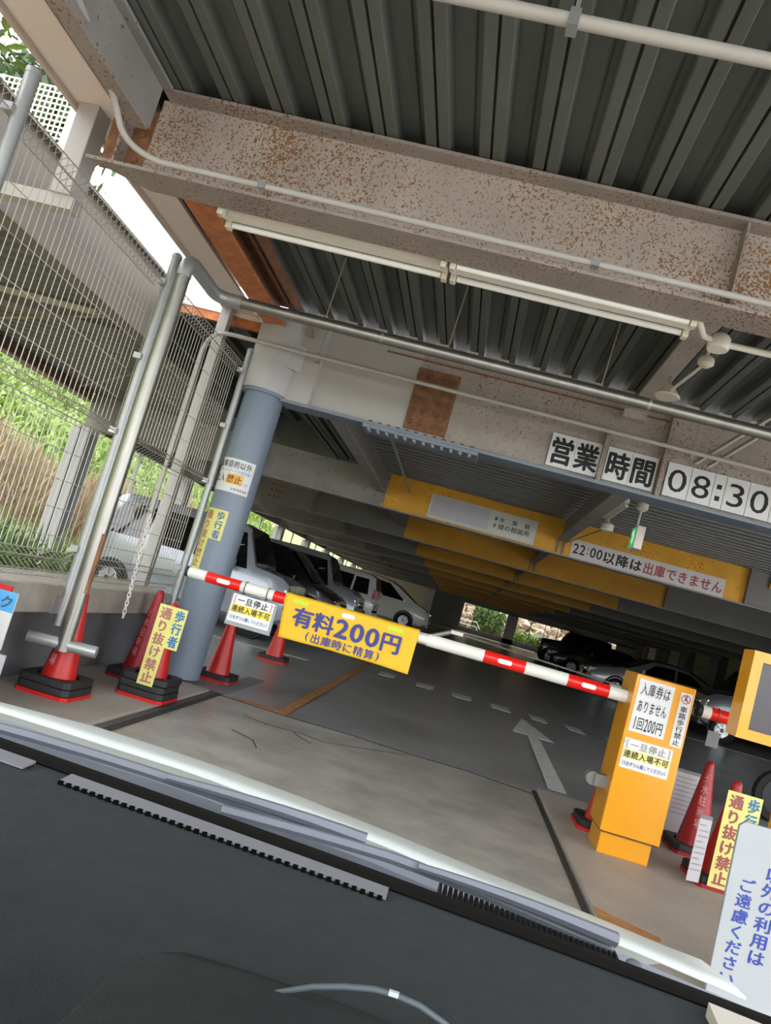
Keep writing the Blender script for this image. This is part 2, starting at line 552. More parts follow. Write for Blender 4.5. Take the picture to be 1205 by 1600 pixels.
f3 = obj('deck_sheet', sheet_y(-2.52, 6.9, 10.9, ZI), DECK, ceil2)
inst(f3, ceil2, (.2, 0, 0))
f3 = obj('deck_sheet', sheet_y(-3.75, 6.9, 10.9, 3.5), DECK, ceil2)
inst(f3, ceil2, (.6, 0, 0)); inst(f3, ceil2, (.64, 0, .0))
f4 = obj('deck_sheet', sheet_x(-6.6, -3.75, 6.9, ZI), DECK_IN, ceil2)
for k in range(1, 7):
    inst(f4, ceil2, (0, k * .60, 0))
f4 = obj('deck_sheet', sheet_x(-6.6, -2.52, 11.1, ZI), DECK_IN, ceil2)
for k in range(1, 59):
    inst(f4, ceil2, (0, k * .60, 0))
obj('roof_slab', MB().box(-3.78, 6.95, 3.59, -2.45, 10.95, 3.75), WALLC, ceil2)
obj('header_board', MB().box(-3.9, 6.86, 3.56, -2.6, 6.92, 3.72), SOFF_, ceil2)
obj('header_board', MB().box(-3.9, 6.87, 3.47, -2.6, 6.92, 3.56), ORUST, ceil2)
obj('closing_plate', MB().box(-3.79, 6.92, 3.1, -3.76, 10.9, 3.6), DECK, ceil2)
obj('closing_plate', MB().box(-3.78, 10.86, 3.1, -2.45, 10.9, 3.6), DECK, ceil2)
obj('closing_plate', MB().box(-2.50, 6.92, 3.12, -2.46, 10.9, 3.6), DECK, ceil2)
f5 = obj('deck_sheet', sheet_x(-2.52, -1.72, 10.95, ZI), DECK_IN, ceil2)
for k in range(1, 59):
    inst(f5, ceil2, (0, k * .60, 0))
obj('roof_slab', MB().box(-6.7, 11.0, ZI + .085, 12.1, 46.6, ZI + .3), WALLC, ceil2)
obj('roof_slab', MB().box(-6.7, 6.95, ZI + .085, -3.79, 10.99, ZI + .3), WALLC, ceil2)
obj('roof_slab', MB().box(-2.44, 6.95, ZI + .085, 12.1, 10.99, ZI + .3), WALLC, ceil2)
# left bay in front of beam two (behind the fence)
ceil3 = structroot('ceiling', 'pale ribbed deck seen through the fence', (0, 0, 3.2))
f6 = obj('deck_sheet', sheet_x(-6.6, -3.75, 4.6, 3.2), DECK_IN, ceil3)
for k in range(1, 4):
    inst(f6, ceil3, (0, k * .60, 0))
obj('roof_slab', MB().box(-6.7, 4.6, 3.27, -3.7, 6.9, 3.45), WALLC, ceil3)

# ---- pale soffit boards along the roof's left edge
SOFF = mat('pale_soffit', (240, 226, 216), 0.6, var=0.04, scale=2)
SOFFT = mat('soffit_trim', (212, 194, 184), 0.6)
sof = structroot('trim_1', 'pale beige soffit and stepped trim along the roof edge', (-2.9, 0, 3.6))
for y0, y1 in ((-.8, 1.6), (1.61, 3.98), (3.99, 6.86)):
    obj('soffit_board', MB().box(-3.02, y0, 3.60, -2.745, y1, 3.63), SOFF, sof, bevel=.004)
    obj('soffit_trim', MB().box(-3.05, y0, 3.57, -3.02, y1, 3.75), SOFFT, sof)
    obj('soffit_trim', MB().box(-3.09, y0, 3.60, -3.05, y1, 3.78), SOFF, sof)
    obj('fascia_board', MB().box(-3.12, y0, 3.66, -3.09, y1, 4.0), SOFF, sof)
obj('roof_cover', MB().box(-3.1, -.8, 3.92, -2.4, 7.0, 4.0), SOFFT, sof)

# ---- generic I-beam along X
def ibeam_x(t, x0, x1, y, z0, z1, fw, web, flange, tf=.018, tw=.012, top=True, names=('web', 'flange')):
    obj(names[0], MB().box(x0, y - tw / 2, z0 + tf, x1, y + tw / 2, z1 - (tf if top else 0)), web, t)
    o = obj(names[1], MB().box(x0, y - fw / 2, z0, x1, y + fw / 2, z0 + tf), flange, t)
    if top:
        obj(names[1], MB().box(x0, y - fw / 2, z1 - tf, x1, y + fw / 2, z1), flange, t)
    return o

def bolt(t, x, y, z, r=.017, axis='y', d=.014, m=None, first=None):
    if first is not None:
        f, p = first
        return inst(f, t, (x - p[0], y - p[1], z - p[2]))
    prof = [(r, 0), (r, d * .6), (r * .7, d)]
    mb = MB()
    if axis == 'y':
        mb.lathe([(a, -h) for a, h in prof], (x, y, z), 6, 'y')
    else:
        mb.lathe([(a, -h) for a, h in prof], (x, y, z), 6, 'z')
    return obj('bolt', mb, m or RUST, t)

# beam one: rust-speckled, right over the entrance
Y1 = 3.80
b1 = thing('steel_beam', 'rust-speckled grey steel beam spanning the entrance above the lamp', 'beam', (0, Y1, 3.18))
obj('web', MB().box(-2.44, Y1 - .008, 3.2, XR, Y1 + .008, 3.68), STEEL_R, b1)
obj('bottom_flange', MB().hexa([(-2.72, Y1 - .11, 3.18), (XR, Y1 - .11, 3.18), (XR, Y1 + .11, 3.18), (-2.42, Y1 + .11, 3.18),
                                (-2.72, Y1 - .11, 3.20), (XR, Y1 - .11, 3.20), (XR, Y1 + .11, 3.20), (-2.42, Y1 + .11, 3.20)]), STEEL_F, b1)
obj('top_flange', MB().box(-2.40, Y1 - .11, 3.672, XR, Y1 + .11, 3.692), STEEL_F, b1)
obj('web_plate', MB().box(-2.70, Y1 - .008, 3.2, -2.44, Y1 + .008, 3.60), RUST, b1)
for x in (0.93, 4.1):
    obj('stiffener', MB().box(x - .006, Y1 - .105, 3.2, x + .006, Y1 - .008, 3.672), STEEL_F, b1)
obj('stiffener', MB().box(-2.575, Y1 - .10, 3.2, -2.56, Y1 - .008, 3.56), STEEL_F, b1)
p0 = (-2.63, Y1 - .008, 3.28)
bb = bolt(b1, *p0, r=.02)
for x in (-2.63, -2.50):
    for z in (3.28, 3.36, 3.44, 3.52):
        if (x, z) != (-2.63, 3.28):
            bolt(b1, x, Y1 - .008, z, first=(bb, p0))

# edge beams along the roof's left side
eb = thing('edge_beam', 'grey steel edge beam meeting the rusty entrance beam at the upper left', 'beam', (-2.45, 1.5, 3.4))
obj('web', MB().box(-2.41, -.8, 3.42, -2.40, 3.68, 3.69), STEEL_G, eb)
obj('bottom_flange', MB().box(-2.50, -.8, 3.40, -2.40, 3.66, 3.42), STEEL_F, eb)
obj('top_flange', MB().box(-2.50, -.8, 3.67, -2.34, 3.68, 3.69), STEEL_G, eb)
eb2 = thing('edge_beam', 'orange rusted edge beam between the entrance beam and the column', 'beam', (-2.45, 5.2, 3.46))
obj('web', MB().box(-2.452, 3.92, 3.48, -2.438, 6.55, 3.69), RUST, eb2)
obj('bottom_flange', MB().box(-2.53, 3.92, 3.455, -2.31, 6.55, 3.48), ORUST, eb2)
obj('top_flange', MB().box(-2.55, 3.92, 3.67, -2.34, 6.55, 3.69), RUST, eb2)
for x in (-2.30, -2.24):
    obj('rusted_lip', MB().box(x, 3.92, 3.60, x + .02, 6.5, 3.70), RUST, eb2)

# beam two: the deep girder with the opening-hours plates
Y2 = 6.75
b2 = thing('steel_girder', 'deep grey girder carrying the opening-hours plates, rusted splice plate', 'beam', (0, Y2, 2.78))
obj('web', MB().box(-2.2, Y2 - .01, 2.81, -.99, Y2 + .01, 3.68), STEEL_N, b2)
obj('web', MB().box(-.99, Y2 - .01, 2.81, XR, Y2 + .01, 3.68), STEEL_L, b2)
obj('bottom_flange', MB().box(-2.2, Y2 - .13, 2.78, XR, Y2 + .13, 2.81), BLUEG, b2, bevel=.004)
obj('top_flange', MB().box(-2.2, Y2 - .13, 3.66, XR, Y2 + .13, 3.69), STEEL_L, b2)
obj('rusted_seam', MB().box(-1.35, Y2 - .02, 3.545, 1.5, Y2 - .01, 3.56), RUST, b2)
sp = obj('splice_plate', MB().box(-1.0, Y2 - .024, 2.86, -.585, Y2 - .01, 3.475), RUST, b2, bevel=.003)
p0 = (-.95, Y2 - .024, 2.93)
bb = bolt(sp, *p0, r=.024, d=.02)
for i, x in enumerate((-.95, -.86, -.72, -.63)):
    for j in range(5):
        if i or j:
            bolt(sp, x, Y2 - .024, 2.93 + j * .115, first=(bb, p0))
fp = obj('flange_plate', MB().box(-1.36, Y2 - .14, 2.745, -.23, Y2 + .14, 2.78), BLUEG, b2, bevel=.004)
p0 = (-1.3, Y2 - .1, 2.745)
bb = bolt(fp, *p0, r=.016, axis='z', d=.009, m=mat('white_painted_bolt', (190, 196, 200), .5))
for j in range(12):
    for k in range(2):
        if j or k:
            bolt(fp, -1.3 + j * .09, Y2 - .1 + k * .07, 2.745, first=(bb, p0))
p0 = (-1.3, Y2 - .1, 2.826)
bb = bolt(fp, *p0, r=.018, axis='z', d=.018, m=RUST)
for j in range(1, 12):
    bolt(fp, -1.3 + j * .09, Y2 - .1, 2.826, first=(bb, p0))
for x in (.895, 1.445, 3.3, 5.2):
    obj('stiffener', MB().box(x - .022, Y2 - .11, 2.81, x + .022, Y2 - .01, 3.30 if x < 1 else 3.66), STEEL_F, b2)
obj('knee_plate', MB().box(-1.95, Y2 - .05, 2.81, -1.93, Y2 - .01, 3.66), STEEL_N, b2)
# cross purlin between beam one and beam two
pu = thing('purlin', 'pale steel purlin running from the long lamp back to the girder', 'beam', (1.05, 5.3, 3.5))
obj('web', MB().box(1.05, 3.92, 3.52, 1.062, 6.6, 3.69), STEEL_L, pu)
obj('bottom_flange', MB().box(.98, 3.92, 3.50, 1.13, 6.6, 3.52), STEEL_L, pu)
obj('end_plate', MB().box(.95, 6.50, 3.42, 1.16, 6.60, 3.5), STEEL_L, pu)

for lb, x0 in (('left', 1.66), ('right', 1.78)):
    br = thing('angle_brace', f'{lb} of two pale angle braces from the girder up to the deck at the right', 'brace', (x0 + .2, 6.3, 3.2), 'angle braces at the girder')
    a, b = Vector((x0 + .05, 6.68, 3.20)), Vector((x0 + .52, 6.25, 3.69))
    s_ = Vector((.03, 0, .0)); u_ = Vector((0, .02, .03))
    obj('leg_plate', MB().hexa([a, a + s_, a + s_ + u_ * .15, a + u_ * .15, b, b + s_, b + s_ + u_ * .15, b + u_ * .15]), STEEL_N, br)
    obj('upright_plate', MB().hexa([a, a + s_ * .15, a + s_ * .15 + u_, a + u_, b, b + s_ * .15, b + s_ * .15 + u_, b + u_]), STEEL_L, br)
# ---- yellow crossbeams marching into the garage
NB = 9
ORD = ['first', 'second', 'third', 'fourth', 'fifth', 'sixth', 'seventh', 'eighth', 'ninth']
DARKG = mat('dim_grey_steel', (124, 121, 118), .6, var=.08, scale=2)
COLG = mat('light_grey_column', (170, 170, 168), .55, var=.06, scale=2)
YB = [10.98 + 4.22 * i for i in range(NB)]
for i, y in enumerate(YB):
    t = thing('crossbeam', f'{ORD[i]} crossbeam behind the girder, yellow over the aisle and grey at the ends', 'beam', (1, y, 2.56), 'crossbeams of the garage')
    wy = BEAM_Y if i == 0 else BEAM_YD
    obj('web', MB().box(-6.6, y - .008, 2.58, -3.6, y + .008, 3.12), STEEL_G, t)
    obj('web', MB().box(-3.6, y - .008, 2.58, -1.59, y + .008, 3.12), STEEL_G if i == 0 else DARKG, t)
    obj('yellow_web', MB().box(-1.59, y - .012, 2.58, 3.97, y + .012, 3.12), wy, t)
    obj('web', MB().box(3.97, y - .008, 2.58, 11.3, y + .008, 3.12), DARKG, t)
    obj('bottom_flange', MB().box(-6.6, y - .1, 2.56, 11.3, y + .1, 2.58), STEEL_G, t)
    obj('stiffener', MB().box(-3.61, y - .1, 2.58, -3.59, y, 3.12), STEEL_G, t)
    obj('stiffener', MB().box(3.96, y - .1, 2.58, 3.98, y, 3.12), DARKG, t)
    pz = (-4.6, y - .01, 2.7)
    if i in (1, 2, 3):
        q = obj('splice_plate', MB().box(-4.7, y - .02, 2.62, -4.35, y - .008, 3.05), STEEL_F, t)
        for a in range(3):
            for b in range(3):
                bolt(q, -4.63 + a * .1, y - .02, 2.7 + b * .13, r=.025)
    if i == 0:
        obj('yellow_web', MB().box(4.28, y - .05, 2.9, 6.5, y - .03, 3.12), BEAM_Y, t)
        obj('flange_tip', MB().box(-1.62, y - .1, 2.58, -1.58, y - .012, 2.62), BEAM_Y, t)
# longitudinal beams between the crossbeams
for i in range(NB):
    y0 = (Y2 + .13) if i == 0 else YB[i - 1] + .1
    y1 = YB[i] - .1
    for x, nm in ((-1.66, 'left'), (1.18, 'right')):
        t = thing('stringer_beam', f'grey stringer {"left of" if x < 0 else "over"} the driving lane, meeting the {ORD[i]} crossbeam', 'beam', (x, (y0 + y1) / 2, 2.78), 'stringers between the crossbeams')
        obj('web', MB().box(x - .006, y0, 2.80, x + .006, y1 + .08, 3.12), DARKG, t)
        obj('bottom_flange', MB().box(x - .075, y0, 2.78, x + .075, y1, 2.80), STEEL_G, t)
        if x > 0:
            obj('bracket', MB().prism([(x - .05, y1 + .02, 2.80), (x - .05, y1 + .09, 2.60), (x - .05, y1 + .09, 2.80)], (.03, 0, 0)), DARKG, t)
            obj('bracket', MB().prism([(x + .04, y1 + .02, 2.80), (x + .04, y1 + .09, 2.60), (x + .04, y1 + .09, 2.80)], (.03, 0, 0)), DARKG, t)
# rod brace from girder to first yellow beam
rod = MB(); rod.tube([(-1.27, 7.3, 3.0), (-1.24, 10.9, 2.9)], .018, 8)
tag(obj('brace_rod', rod, GALV_M), 'thin grey rod slanting down to the yellow crossbeam', 'rod')

# ---- columns
def hcolumn(x, y, z0, z1, s, material, name, label, cat, group=None):
    t = thing(name, label, cat, (x, y, z0), group)
    obj('flange', MB().box(x - s, y - s, z0, x + s, y - s + .014, z1), material, t)
    obj('flange', MB().box(x - s, y + s - .014, z0, x + s, y + s, z1), material, t)
    obj('web', MB().box(x - .008, y - s, z0, x + .008, y + s, z1), material, t)
    obj('base_plate', MB().box(x - s - .05, y - s - .05, z0, x + s + .05, y + s + .05, z0 + .025), material, t)
    return t
for i, y in enumerate(YB):
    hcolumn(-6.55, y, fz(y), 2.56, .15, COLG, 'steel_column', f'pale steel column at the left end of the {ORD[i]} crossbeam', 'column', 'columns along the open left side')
for i, y in enumerate(YB[1:]):
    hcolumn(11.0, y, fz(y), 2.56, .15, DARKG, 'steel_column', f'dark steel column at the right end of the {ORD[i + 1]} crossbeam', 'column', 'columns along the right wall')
for i, y in enumerate(YB[:-1]):
    pm = MB().tube([(-6.6, y + 2.1, fz(y)), (-6.6, y + 2.1, 2.6)], .03, 8)
    tag(obj('thin_post', pm, COLG), f'thin post in the open side just past the {ORD[i]} left column', 'post', 'thin posts in the open left side')
# edge beam on the left row
t = thing('edge_beam', 'brown rusted edge beam over the far left columns', 'beam', (-6.62, 8, 3.1))
obj('web', MB().box(-6.64, 4.6, 3.0, -6.62, 11, 3.2), RUST, t)
obj('flange', MB().box(-6.72, 4.6, 2.98, -6.52, 11, 3.0), STEEL_F, t)
t = thing('edge_beam', 'pale edge beam running the length of the open left side', 'beam', (-6.65, 28, 2.62))
obj('web', MB().box(-6.66, 11.1, 2.6, -6.64, 46, 3.1), STEEL_G, t)

# round entrance column
cx, cy = -2.385, 6.72
COLB = mat('blue_grey_column', (120, 132, 146), .38, var=.05, scale=2)
ct = thing('round_column', 'round blue-grey steel column with signs, left of the barrier', 'column', (cx, cy, 0.0))
obj('shaft', MB().lathe([(.19, 0.03), (.19, 2.83)], (cx, cy, 0), 40), COLB, ct, smooth=40)
obj('collar_ring', MB().lathe([(.19, 2.80), (.215, 2.80), (.215, 2.83), (.19, 2.83)], (cx, cy, 0), 40), COLB, ct, smooth=40)
obj('upper_sleeve', MB().lathe([(.23, 2.83), (.23, 3.56), (.25, 3.58), (.22, 3.62)], (cx, cy, 0), 40), mat('pale_grey_sleeve', (178, 176, 172), .5, var=.06), ct, smooth=40)
obj('beam_stub', MB().lathe([(.30, 0), (.30, .25)], (cx + .05, cy + .12, 3.1), 24).box(cx + .1, cy - .06, 2.81, cx + .45, cy + .1, 3.6), STEEL_N, ct, smooth=40)
obj('torn_flange', MB().prism([(cx + .24, cy - .12, 3.46), (cx + .33, cy - .14, 3.44), (cx + .30, cy - .13, 3.52), (cx + .24, cy - .12, 3.56)], (0, .02, 0)), STEEL_L, ct)

# posts and girder between the roofs, behind the fence
bp = thing('box_post', 'pale box post standing behind the fence beside the round column', 'post', (-3.0, 6.75, .6))
obj('post', MB().box(-3.06, 6.70, .6, -2.96, 6.80, 3.6), STEEL_N, bp, bevel=.006)
obj('cap_plate', MB().box(-3.08, 6.68, 3.58, -2.94, 6.82, 3.6), STEEL_N, bp)
obj('base_plate', MB().box(-3.1, 6.66, .6, -2.92, 6.84, .62), STEEL_N, bp)
bp = thing('box_post', 'short pale box post under the soffit at the upper left', 'post', (-2.93, 3.93, 3.02))
obj('post', MB().box(-2.99, 3.86, 3.02, -2.86, 4.0, 3.6), STEEL_N, bp, bevel=.006)
obj('stub_beam', MB().box(-3.55, 3.88, 2.94, -2.84, 3.98, 3.02), STEEL_N, bp)
GIRD = mat('girder_grey', (120, 115, 109), .6, var=.06, scale=2)
g = thing('plate_girder', 'plain grey plate girder running behind the fence', 'beam', (-3.62, 5, 3.0))
obj('web', MB().box(-3.64, 1.0, 3.0, -3.60, 6.7, 3.64), GIRD, g)
obj('bottom_flange', MB().box(-3.72, 1.0, 2.985, -3.55, 6.7, 3.005), GIRD, g)
obj('top_flange', MB().box(-3.72, 1.0, 3.635, -3.55, 6.7, 3.655), GIRD, g)
g = thing('cross_girder', 'rust-flecked crossbeam seen through the fence, its sky light painted white', 'beam', (-5, 6.75, 3.15))
obj('web', MB().box(-6.6, 6.68, 3.16, -3.72, 6.72, 3.30), rusty('skylit_white_rust', (206, 202, 192), (150, 120, 90), .15, 18, 2), g)  # sky light painted white into the web colour, under sparse rust flecks
obj('bottom_flange', MB().box(-6.6, 6.6, 3.04, -3.72, 6.8, 3.06), GIRD, g)
obj('lower_web', MB().box(-6.6, 6.7, 3.06, -3.72, 6.715, 3.16), GIRD, g)
g = thing('cross_girder', 'grey crossbeam closing the left bay above the fence', 'beam', (-5, 4.62, 3.1))
obj('web', MB().box(-6.6, 4.6, 3.08, -3.72, 4.62, 3.3), GIRD, g)
obj('bottom_flange', MB().box(-6.6, 4.53, 3.06, -3.72, 4.69, 3.08), GIRD, g)
# conduit-like braces under that deck
for k, (a, b, lb) in enumerate((((-3.8, 6.3, 3.1), (-6.4, 7.6, 3.0), 'upper'), ((-3.7, 7.4, 3.05), (-6.4, 10.2, 3.05), 'lower'))):
    tag(obj('brace_rod', MB().tube([a, b], .014, 6), STEEL_F), f'{lb} thin brace rod crossing under the left deck', 'rod', 'brace rods under the left deck')
# upper-storey lattice screen and leaves at the top left
ls = thing('lattice_screen', 'white lattice screen of the upper storey, top left', 'screen', (-4.3, 5.2, 3.9))
fr = MB()
for k in range(23):
    u = k / 22
    fr.tube([(-4.85 + u * 1.0, 5.2, 3.97), (-4.85 + u * 1.0, 5.2, 4.49)], .007, 4)
for k in range(12):
    fr.tube([(-4.85, 5.2, 3.97 + k * .047), (-3.85, 5.2, 3.97 + k * .047)], .007, 4)
tag(obj('mesh', fr, SOFF, ls), kind='stuff')
obj('frame', MB().box(-4.87, 5.17, 3.90, -3.83, 5.23, 3.965).box(-3.83, 5.17, 3.90, -3.79, 5.23, 4.5).box(-4.06, 5.18, 3.97, -4.03, 5.22, 4.49), STEEL_N, ls)
lf = thing('leafy_branch', 'small branch of bright green leaves at the top left corner', 'branch', (-3.5, 3.7, 3.6))
obj('twig', MB().tube([(-3.62, 3.9, 3.5), (-3.55, 3.7, 3.72), (-3.42, 3.6, 3.84)], .006, 5), RUST, lf)
for k in range(16):
    r = random.Random(k)
    c = Vector((-3.62 + r.uniform(0, .26), 3.6 + r.uniform(0, .3), 3.60 + r.uniform(0, .28)))
    a = Vector((r.uniform(-1, 1), r.uniform(-1, 1), r.uniform(-.4, .6))).normalized() * .075
    b = Vector((-a.y, a.x, r.uniform(-.02, .02))) * .42
    obj('leaf', MB().add([c - a, c + b, c + a, c - b, c + Vector((0, 0, .008))], [(0, 1, 4), (1, 2, 4), (2, 3, 4), (3, 0, 4)]), LEAF_G, lf)

tr = thing('tree', 'dark leafy tree behind the upper-storey lattice screen', 'tree', (-7.2, 8.6, .6))
obj('trunk', MB().tube([(-7.4, 9.0, .5), (-7.2, 8.8, 3.0), (-6.9, 8.5, 5.0), (-6.6, 8.2, 6.0)], [.12, .1, .07, .03], 8), RUST, tr, smooth=50)
cr = blades('crown', 1600, lambda r: (-6.75 + r.gauss(0, .34), 8.2 + r.gauss(0, .35), 6.0 + r.gauss(0, .28)), (.08, .22), (0, 1.5), mat('dark_leaf', (62, 82, 44), .7, var=.4, scale=4), None, None, seed=21, wide=.5)
cr.parent = tr; cr.location = -Vector(tr.location)
# ---- right and back walls
WALLR = mat('dim_concrete_wall', (96, 95, 93), .85, var=.15, scale=1.5)
PALE_PANEL = mat('pale_panel_coat', (168, 163, 150), .7, var=.08)
wr = struct('wall_right', MB().box(11.4, 6.9, -.1, 11.6, 47, 3.3), WALLR, 'dim concrete wall along the right side')
for i in range(1, NB):
    y0, y1 = YB[i - 1] + .7, YB[i] - .7
    for k in range(4):
        obj('pale_panel', MB().box(11.34, y0, 1.35 + k * .36, 11.4, y1, 1.69 + k * .36), PALE_PANEL, wr, bevel=.01)  # rows of pale panels set along the right wall
YE = 46.2
wb = structroot('wall_back', 'back wall of the garage with open bays', (0, YE, 0))
def wseg(n, x0, x1, z0, z1, m_): return obj(n, MB().box(x0, YE, z0, x1, YE + .2, z1), m_, wb)
wseg('wall_panel', -1.9, .1, 0.3, 3.3, WALLR)
wseg('sill_wall', .1, 12, 0.3, .80, WALLR)
wseg('lintel', .1, 12, 2.32, 3.3, WALLR)
wseg('pier', 2.95, 3.62, .3, 2.4, DARKG)
wseg('pier', 6.9, 7.2, .3, 2.4, DARKG)
wseg('pier', 8.5, 8.7, .3, 2.4, DARKG)
wseg('pier', 9.9, 12, .3, 2.4, DARKG)
wseg('pier', -2.45, -1.9, .3, 3.3, STEEL_N)
for x in (.9, 1.9, 4.5, 5.4, 6.2):
    obj('mullion', MB().box(x - .02, YE + .08, .8, x + .02, YE + .12, 2.32), DARKG, wb)
for k in range(14):
    obj('siding_board', MB().box(-6.7, YE + .02 * (k % 2), .45 + k * .2, -2.45, YE + .1, .645 + k * .2), mat('beige_siding', (196, 182, 158), .7, var=.06), wb)
# rock bank and shrubs behind the open bays
ROCK = mat('tan_rock', (136, 120, 98), .9, var=.45, scale=2.5, bump=.8, bscale=6)
struct('ground_outside', MB().grid([[(x, y, z) for y, z in ((46.4, .45), (49, .6), (50.5, 1.6), (52, 4.5), (54, 7))] for x in np.linspace(-8, 20, 12)]), SOIL, 'earth bank beyond the back wall')
bank = structroot('rock_bank', 'bank of tan rocks beyond the open back bays', (4, 50, .5))
rp = []
for s_ in range(3):
    r = random.Random(40 + s_)
    mb = MB()
    n, k = 9, 6
    prof = []
    vs = [(0, 0, .5)]
    for i in range(1, k):
        th = math.pi * i / k
        for j in range(n):
            ph = 2 * math.pi * j / n
            q = r.uniform(.38, .56)
            vs.append((q * math.sin(th) * math.cos(ph) * 1.15, q * math.sin(th) * math.sin(ph), q * math.cos(th)))
    vs.append((0, 0, -.5))
    fs = [(0, 1 + j, 1 + (j + 1) % n) for j in range(n)]
    for i in range(k - 2):
        for j in range(n):
            a = 1 + i * n
            fs.append((a + j, a + n + j, a + n + (j + 1) % n, a + (j + 1) % n))
    L = len(vs) - 1
    fs += [(L, 1 + (k - 2) * n + (j + 1) % n, 1 + (k - 2) * n + j) for j in range(n)]
    o = obj('rock', MB().add([Vector(v) + Vector((4, 50, .5)) for v in vs], fs), ROCK, bank)
    rp.append(o)
r = random.Random(11)
cnt = 0
for row in range(5):
    for q in range(26):
        x = -2.5 + q * .62 + r.uniform(-.2, .2)
        z = .9 + row * .52 + r.uniform(-.12, .12)
        y = 49.3 + row * .42 + r.uniform(-.25, .25)
        o = rp[cnt] if cnt < 3 else rp[cnt % 3].copy()
        if cnt >= 3:
            COL.objects.link(o); o.parent = bank
        o.location = (x - 4, y - 50, z - .5)
        o.rotation_euler = (r.uniform(0, 6), r.uniform(0, 6), r.uniform(0, 6))
        sc = r.uniform(.65, 1.15)
        o.scale = (sc, sc, sc)
        cnt += 1
blades('shrubs', 2600, lambda r: (r.uniform(3.6, 7.2), r.uniform(47.6, 48.8), .5 + r.uniform(0, .9)), (.1, .3), (0, 1.4), LEAF_G, 'bright green shrubs in the right-hand back opening', 'shrub', seed=8, wide=.5)
blades('shrubs', 1500, lambda r: (r.uniform(.9, 3.0), r.uniform(48.4, 49.0), .9 + r.uniform(0, 1.4)), (.1, .35), (0, 1.4), LEAF_D, 'yellowish bushes among rocks in the left-hand back opening', 'shrub', seed=9, wide=.5)
tag(obj('notice_board', MB().box(5.0, 47.45, 1.42, 5.7, 47.5, 1.62).box(5.33, 47.46, .5, 5.37, 47.49, 1.42), WHITE_P), 'small white notice board among the shrubs beyond the back wall', 'sign')
rl = MB()
for z in (1.0, 1.3):
    rl.tube([(-.2, 48, z), (1.2, 48, z), (1.5, 48, z - .4)], .03, 6)
tag(obj('handrail', rl, WHITE_P), 'white handrail outside the back opening', 'rail')
# ================================================================== FENCE AND PIPES
WIRE = mat('fence_wire', (176, 172, 162), .45, .5)
XF = -2.68
PY_ = [1.15, 3.02, 4.77, 6.60]
def wire_path(y):
    p = []
    z0 = .78
    p += [(XF, y, z0 + .10), (XF + .07, y, z0 + .05), (XF, y, z0)][::-1]
    p += [(XF + .06, y, z0 + .13), (XF, y, z0 + .17)]
    p += [(XF, y, 1.80), (XF + .055, y, 1.85), (XF, y, 1.90)]
    p += [(XF, y, 2.92), (XF + .06, y, 2.95), (XF + .05, y, 3.03), (XF - .01, y, 3.0), (XF, y, 2.93)]
    return p
FL = ['nearest wire fence panel, cut by the left picture edge', 'tall wire mesh fence panel between the two leftmost posts', 'wire mesh fence panel between the shiny pipe and the round column']
for i in range(3):
    y0, y1 = PY_[i] + .05, PY_[i + 1] - .05
    t = thing('wire_fence', FL[i], 'fence', (XF, (y0 + y1) / 2, .78), 'wire fence panels')
    n = int((y1 - y0) / .055)
    mb = MB()
    for k in range(n + 1):
        mb.tube(wire_path(y0 + (y1 - y0) * k / n), .0031, 4, caps=False)
    for z in [1.05 + .18 * j for j in range(5)] + [2.08 + .21 * j for j in range(5)]:
        mb.tube([(XF - .004, y0, z), (XF - .004, y1, z)], .003, 4, caps=False)
    tag(obj('wire_mesh', mb, WIRE, t), kind='stuff')
    mb = MB()
    for dx, z in ((.06, 2.95), (.05, 3.03), (-.01, 3.0), (0, 2.92), (.055, 1.85), (0, 1.8), (0, 1.9), (.07, .83), (.06, .91), (0, .78), (0, .95)):
        mb.tube([(XF + dx, y0, z), (XF + dx, y1, z)], .0042, 4, caps=False)
    tag(obj('bead_wires', mb, WIRE, t), kind='stuff')
PLB = ['thick galvanised fence post near the left picture edge', 'galvanised fence post right behind the shiny drain pipe', 'galvanised fence post touching the round column']
for i, y in enumerate(PY_[1:]):
    t = thing('fence_post', PLB[i], 'post', (XF + .06, y, .45), 'fence posts')
    obj('tube', MB().tube([(XF + .075, y, .47), (XF + .075, y, 3.17)], .034, 14), GALV_M, t, smooth=40)
    obj('cap', MB().lathe([(.036, 3.16), (.036, 3.185), (.02, 3.2)], (XF + .075, y, 0), 14), GALV_M, t, smooth=40)
    obj('foot_bracket', MB().box(XF + .06, y - .12, .55, XF + .075, y + .05, .66), GALV_M, t)
    for z in (1.0, 1.85, 2.4, 2.96):
        obj('clamp', MB().box(XF + .02, y - .055, z - .02, XF + .075, y + .055, z + .02), GALV_M, t)

# drain pipe: up beside the fence, elbow, along the girder
pp = thing('drain_pipe', 'shiny galvanised drain pipe rising past the fence and running under the deck', 'pipe', (-2.4, 4.55, .36))
obj('riser', MB().tube([(-2.4, 4.55, .36), (-2.4, 4.55, 2.98)], .046, 18), GALV, pp, smooth=40)
obj('elbow', MB().tube([(-2.4, 4.55, 2.96)] + bez((-2.4, 4.55, 3.0), (-2.4, 4.55, 3.09), (-2.4, 4.66, 3.09), 6) + [(-2.4, 4.98, 3.09)] + bez((-2.4, 5.02, 3.09), (-2.4, 5.13, 3.09), (-2.28, 5.13, 3.09), 6) + [(-2.2, 5.13, 3.09)], .05, 18), GALV_M, pp, smooth=40)
obj('long_run', MB().tube([(-2.22, 5.13, 3.09), (XR, 5.13, 3.085)], .044, 18), GALV, pp, smooth=40)
for x in (-1.1, .9, 3.0):
    obj('coupling', MB().tube([(x, 5.13, 3.09), (x + .02, 5.13, 3.09)], .0465, 18), GALV_M, pp, smooth=40)
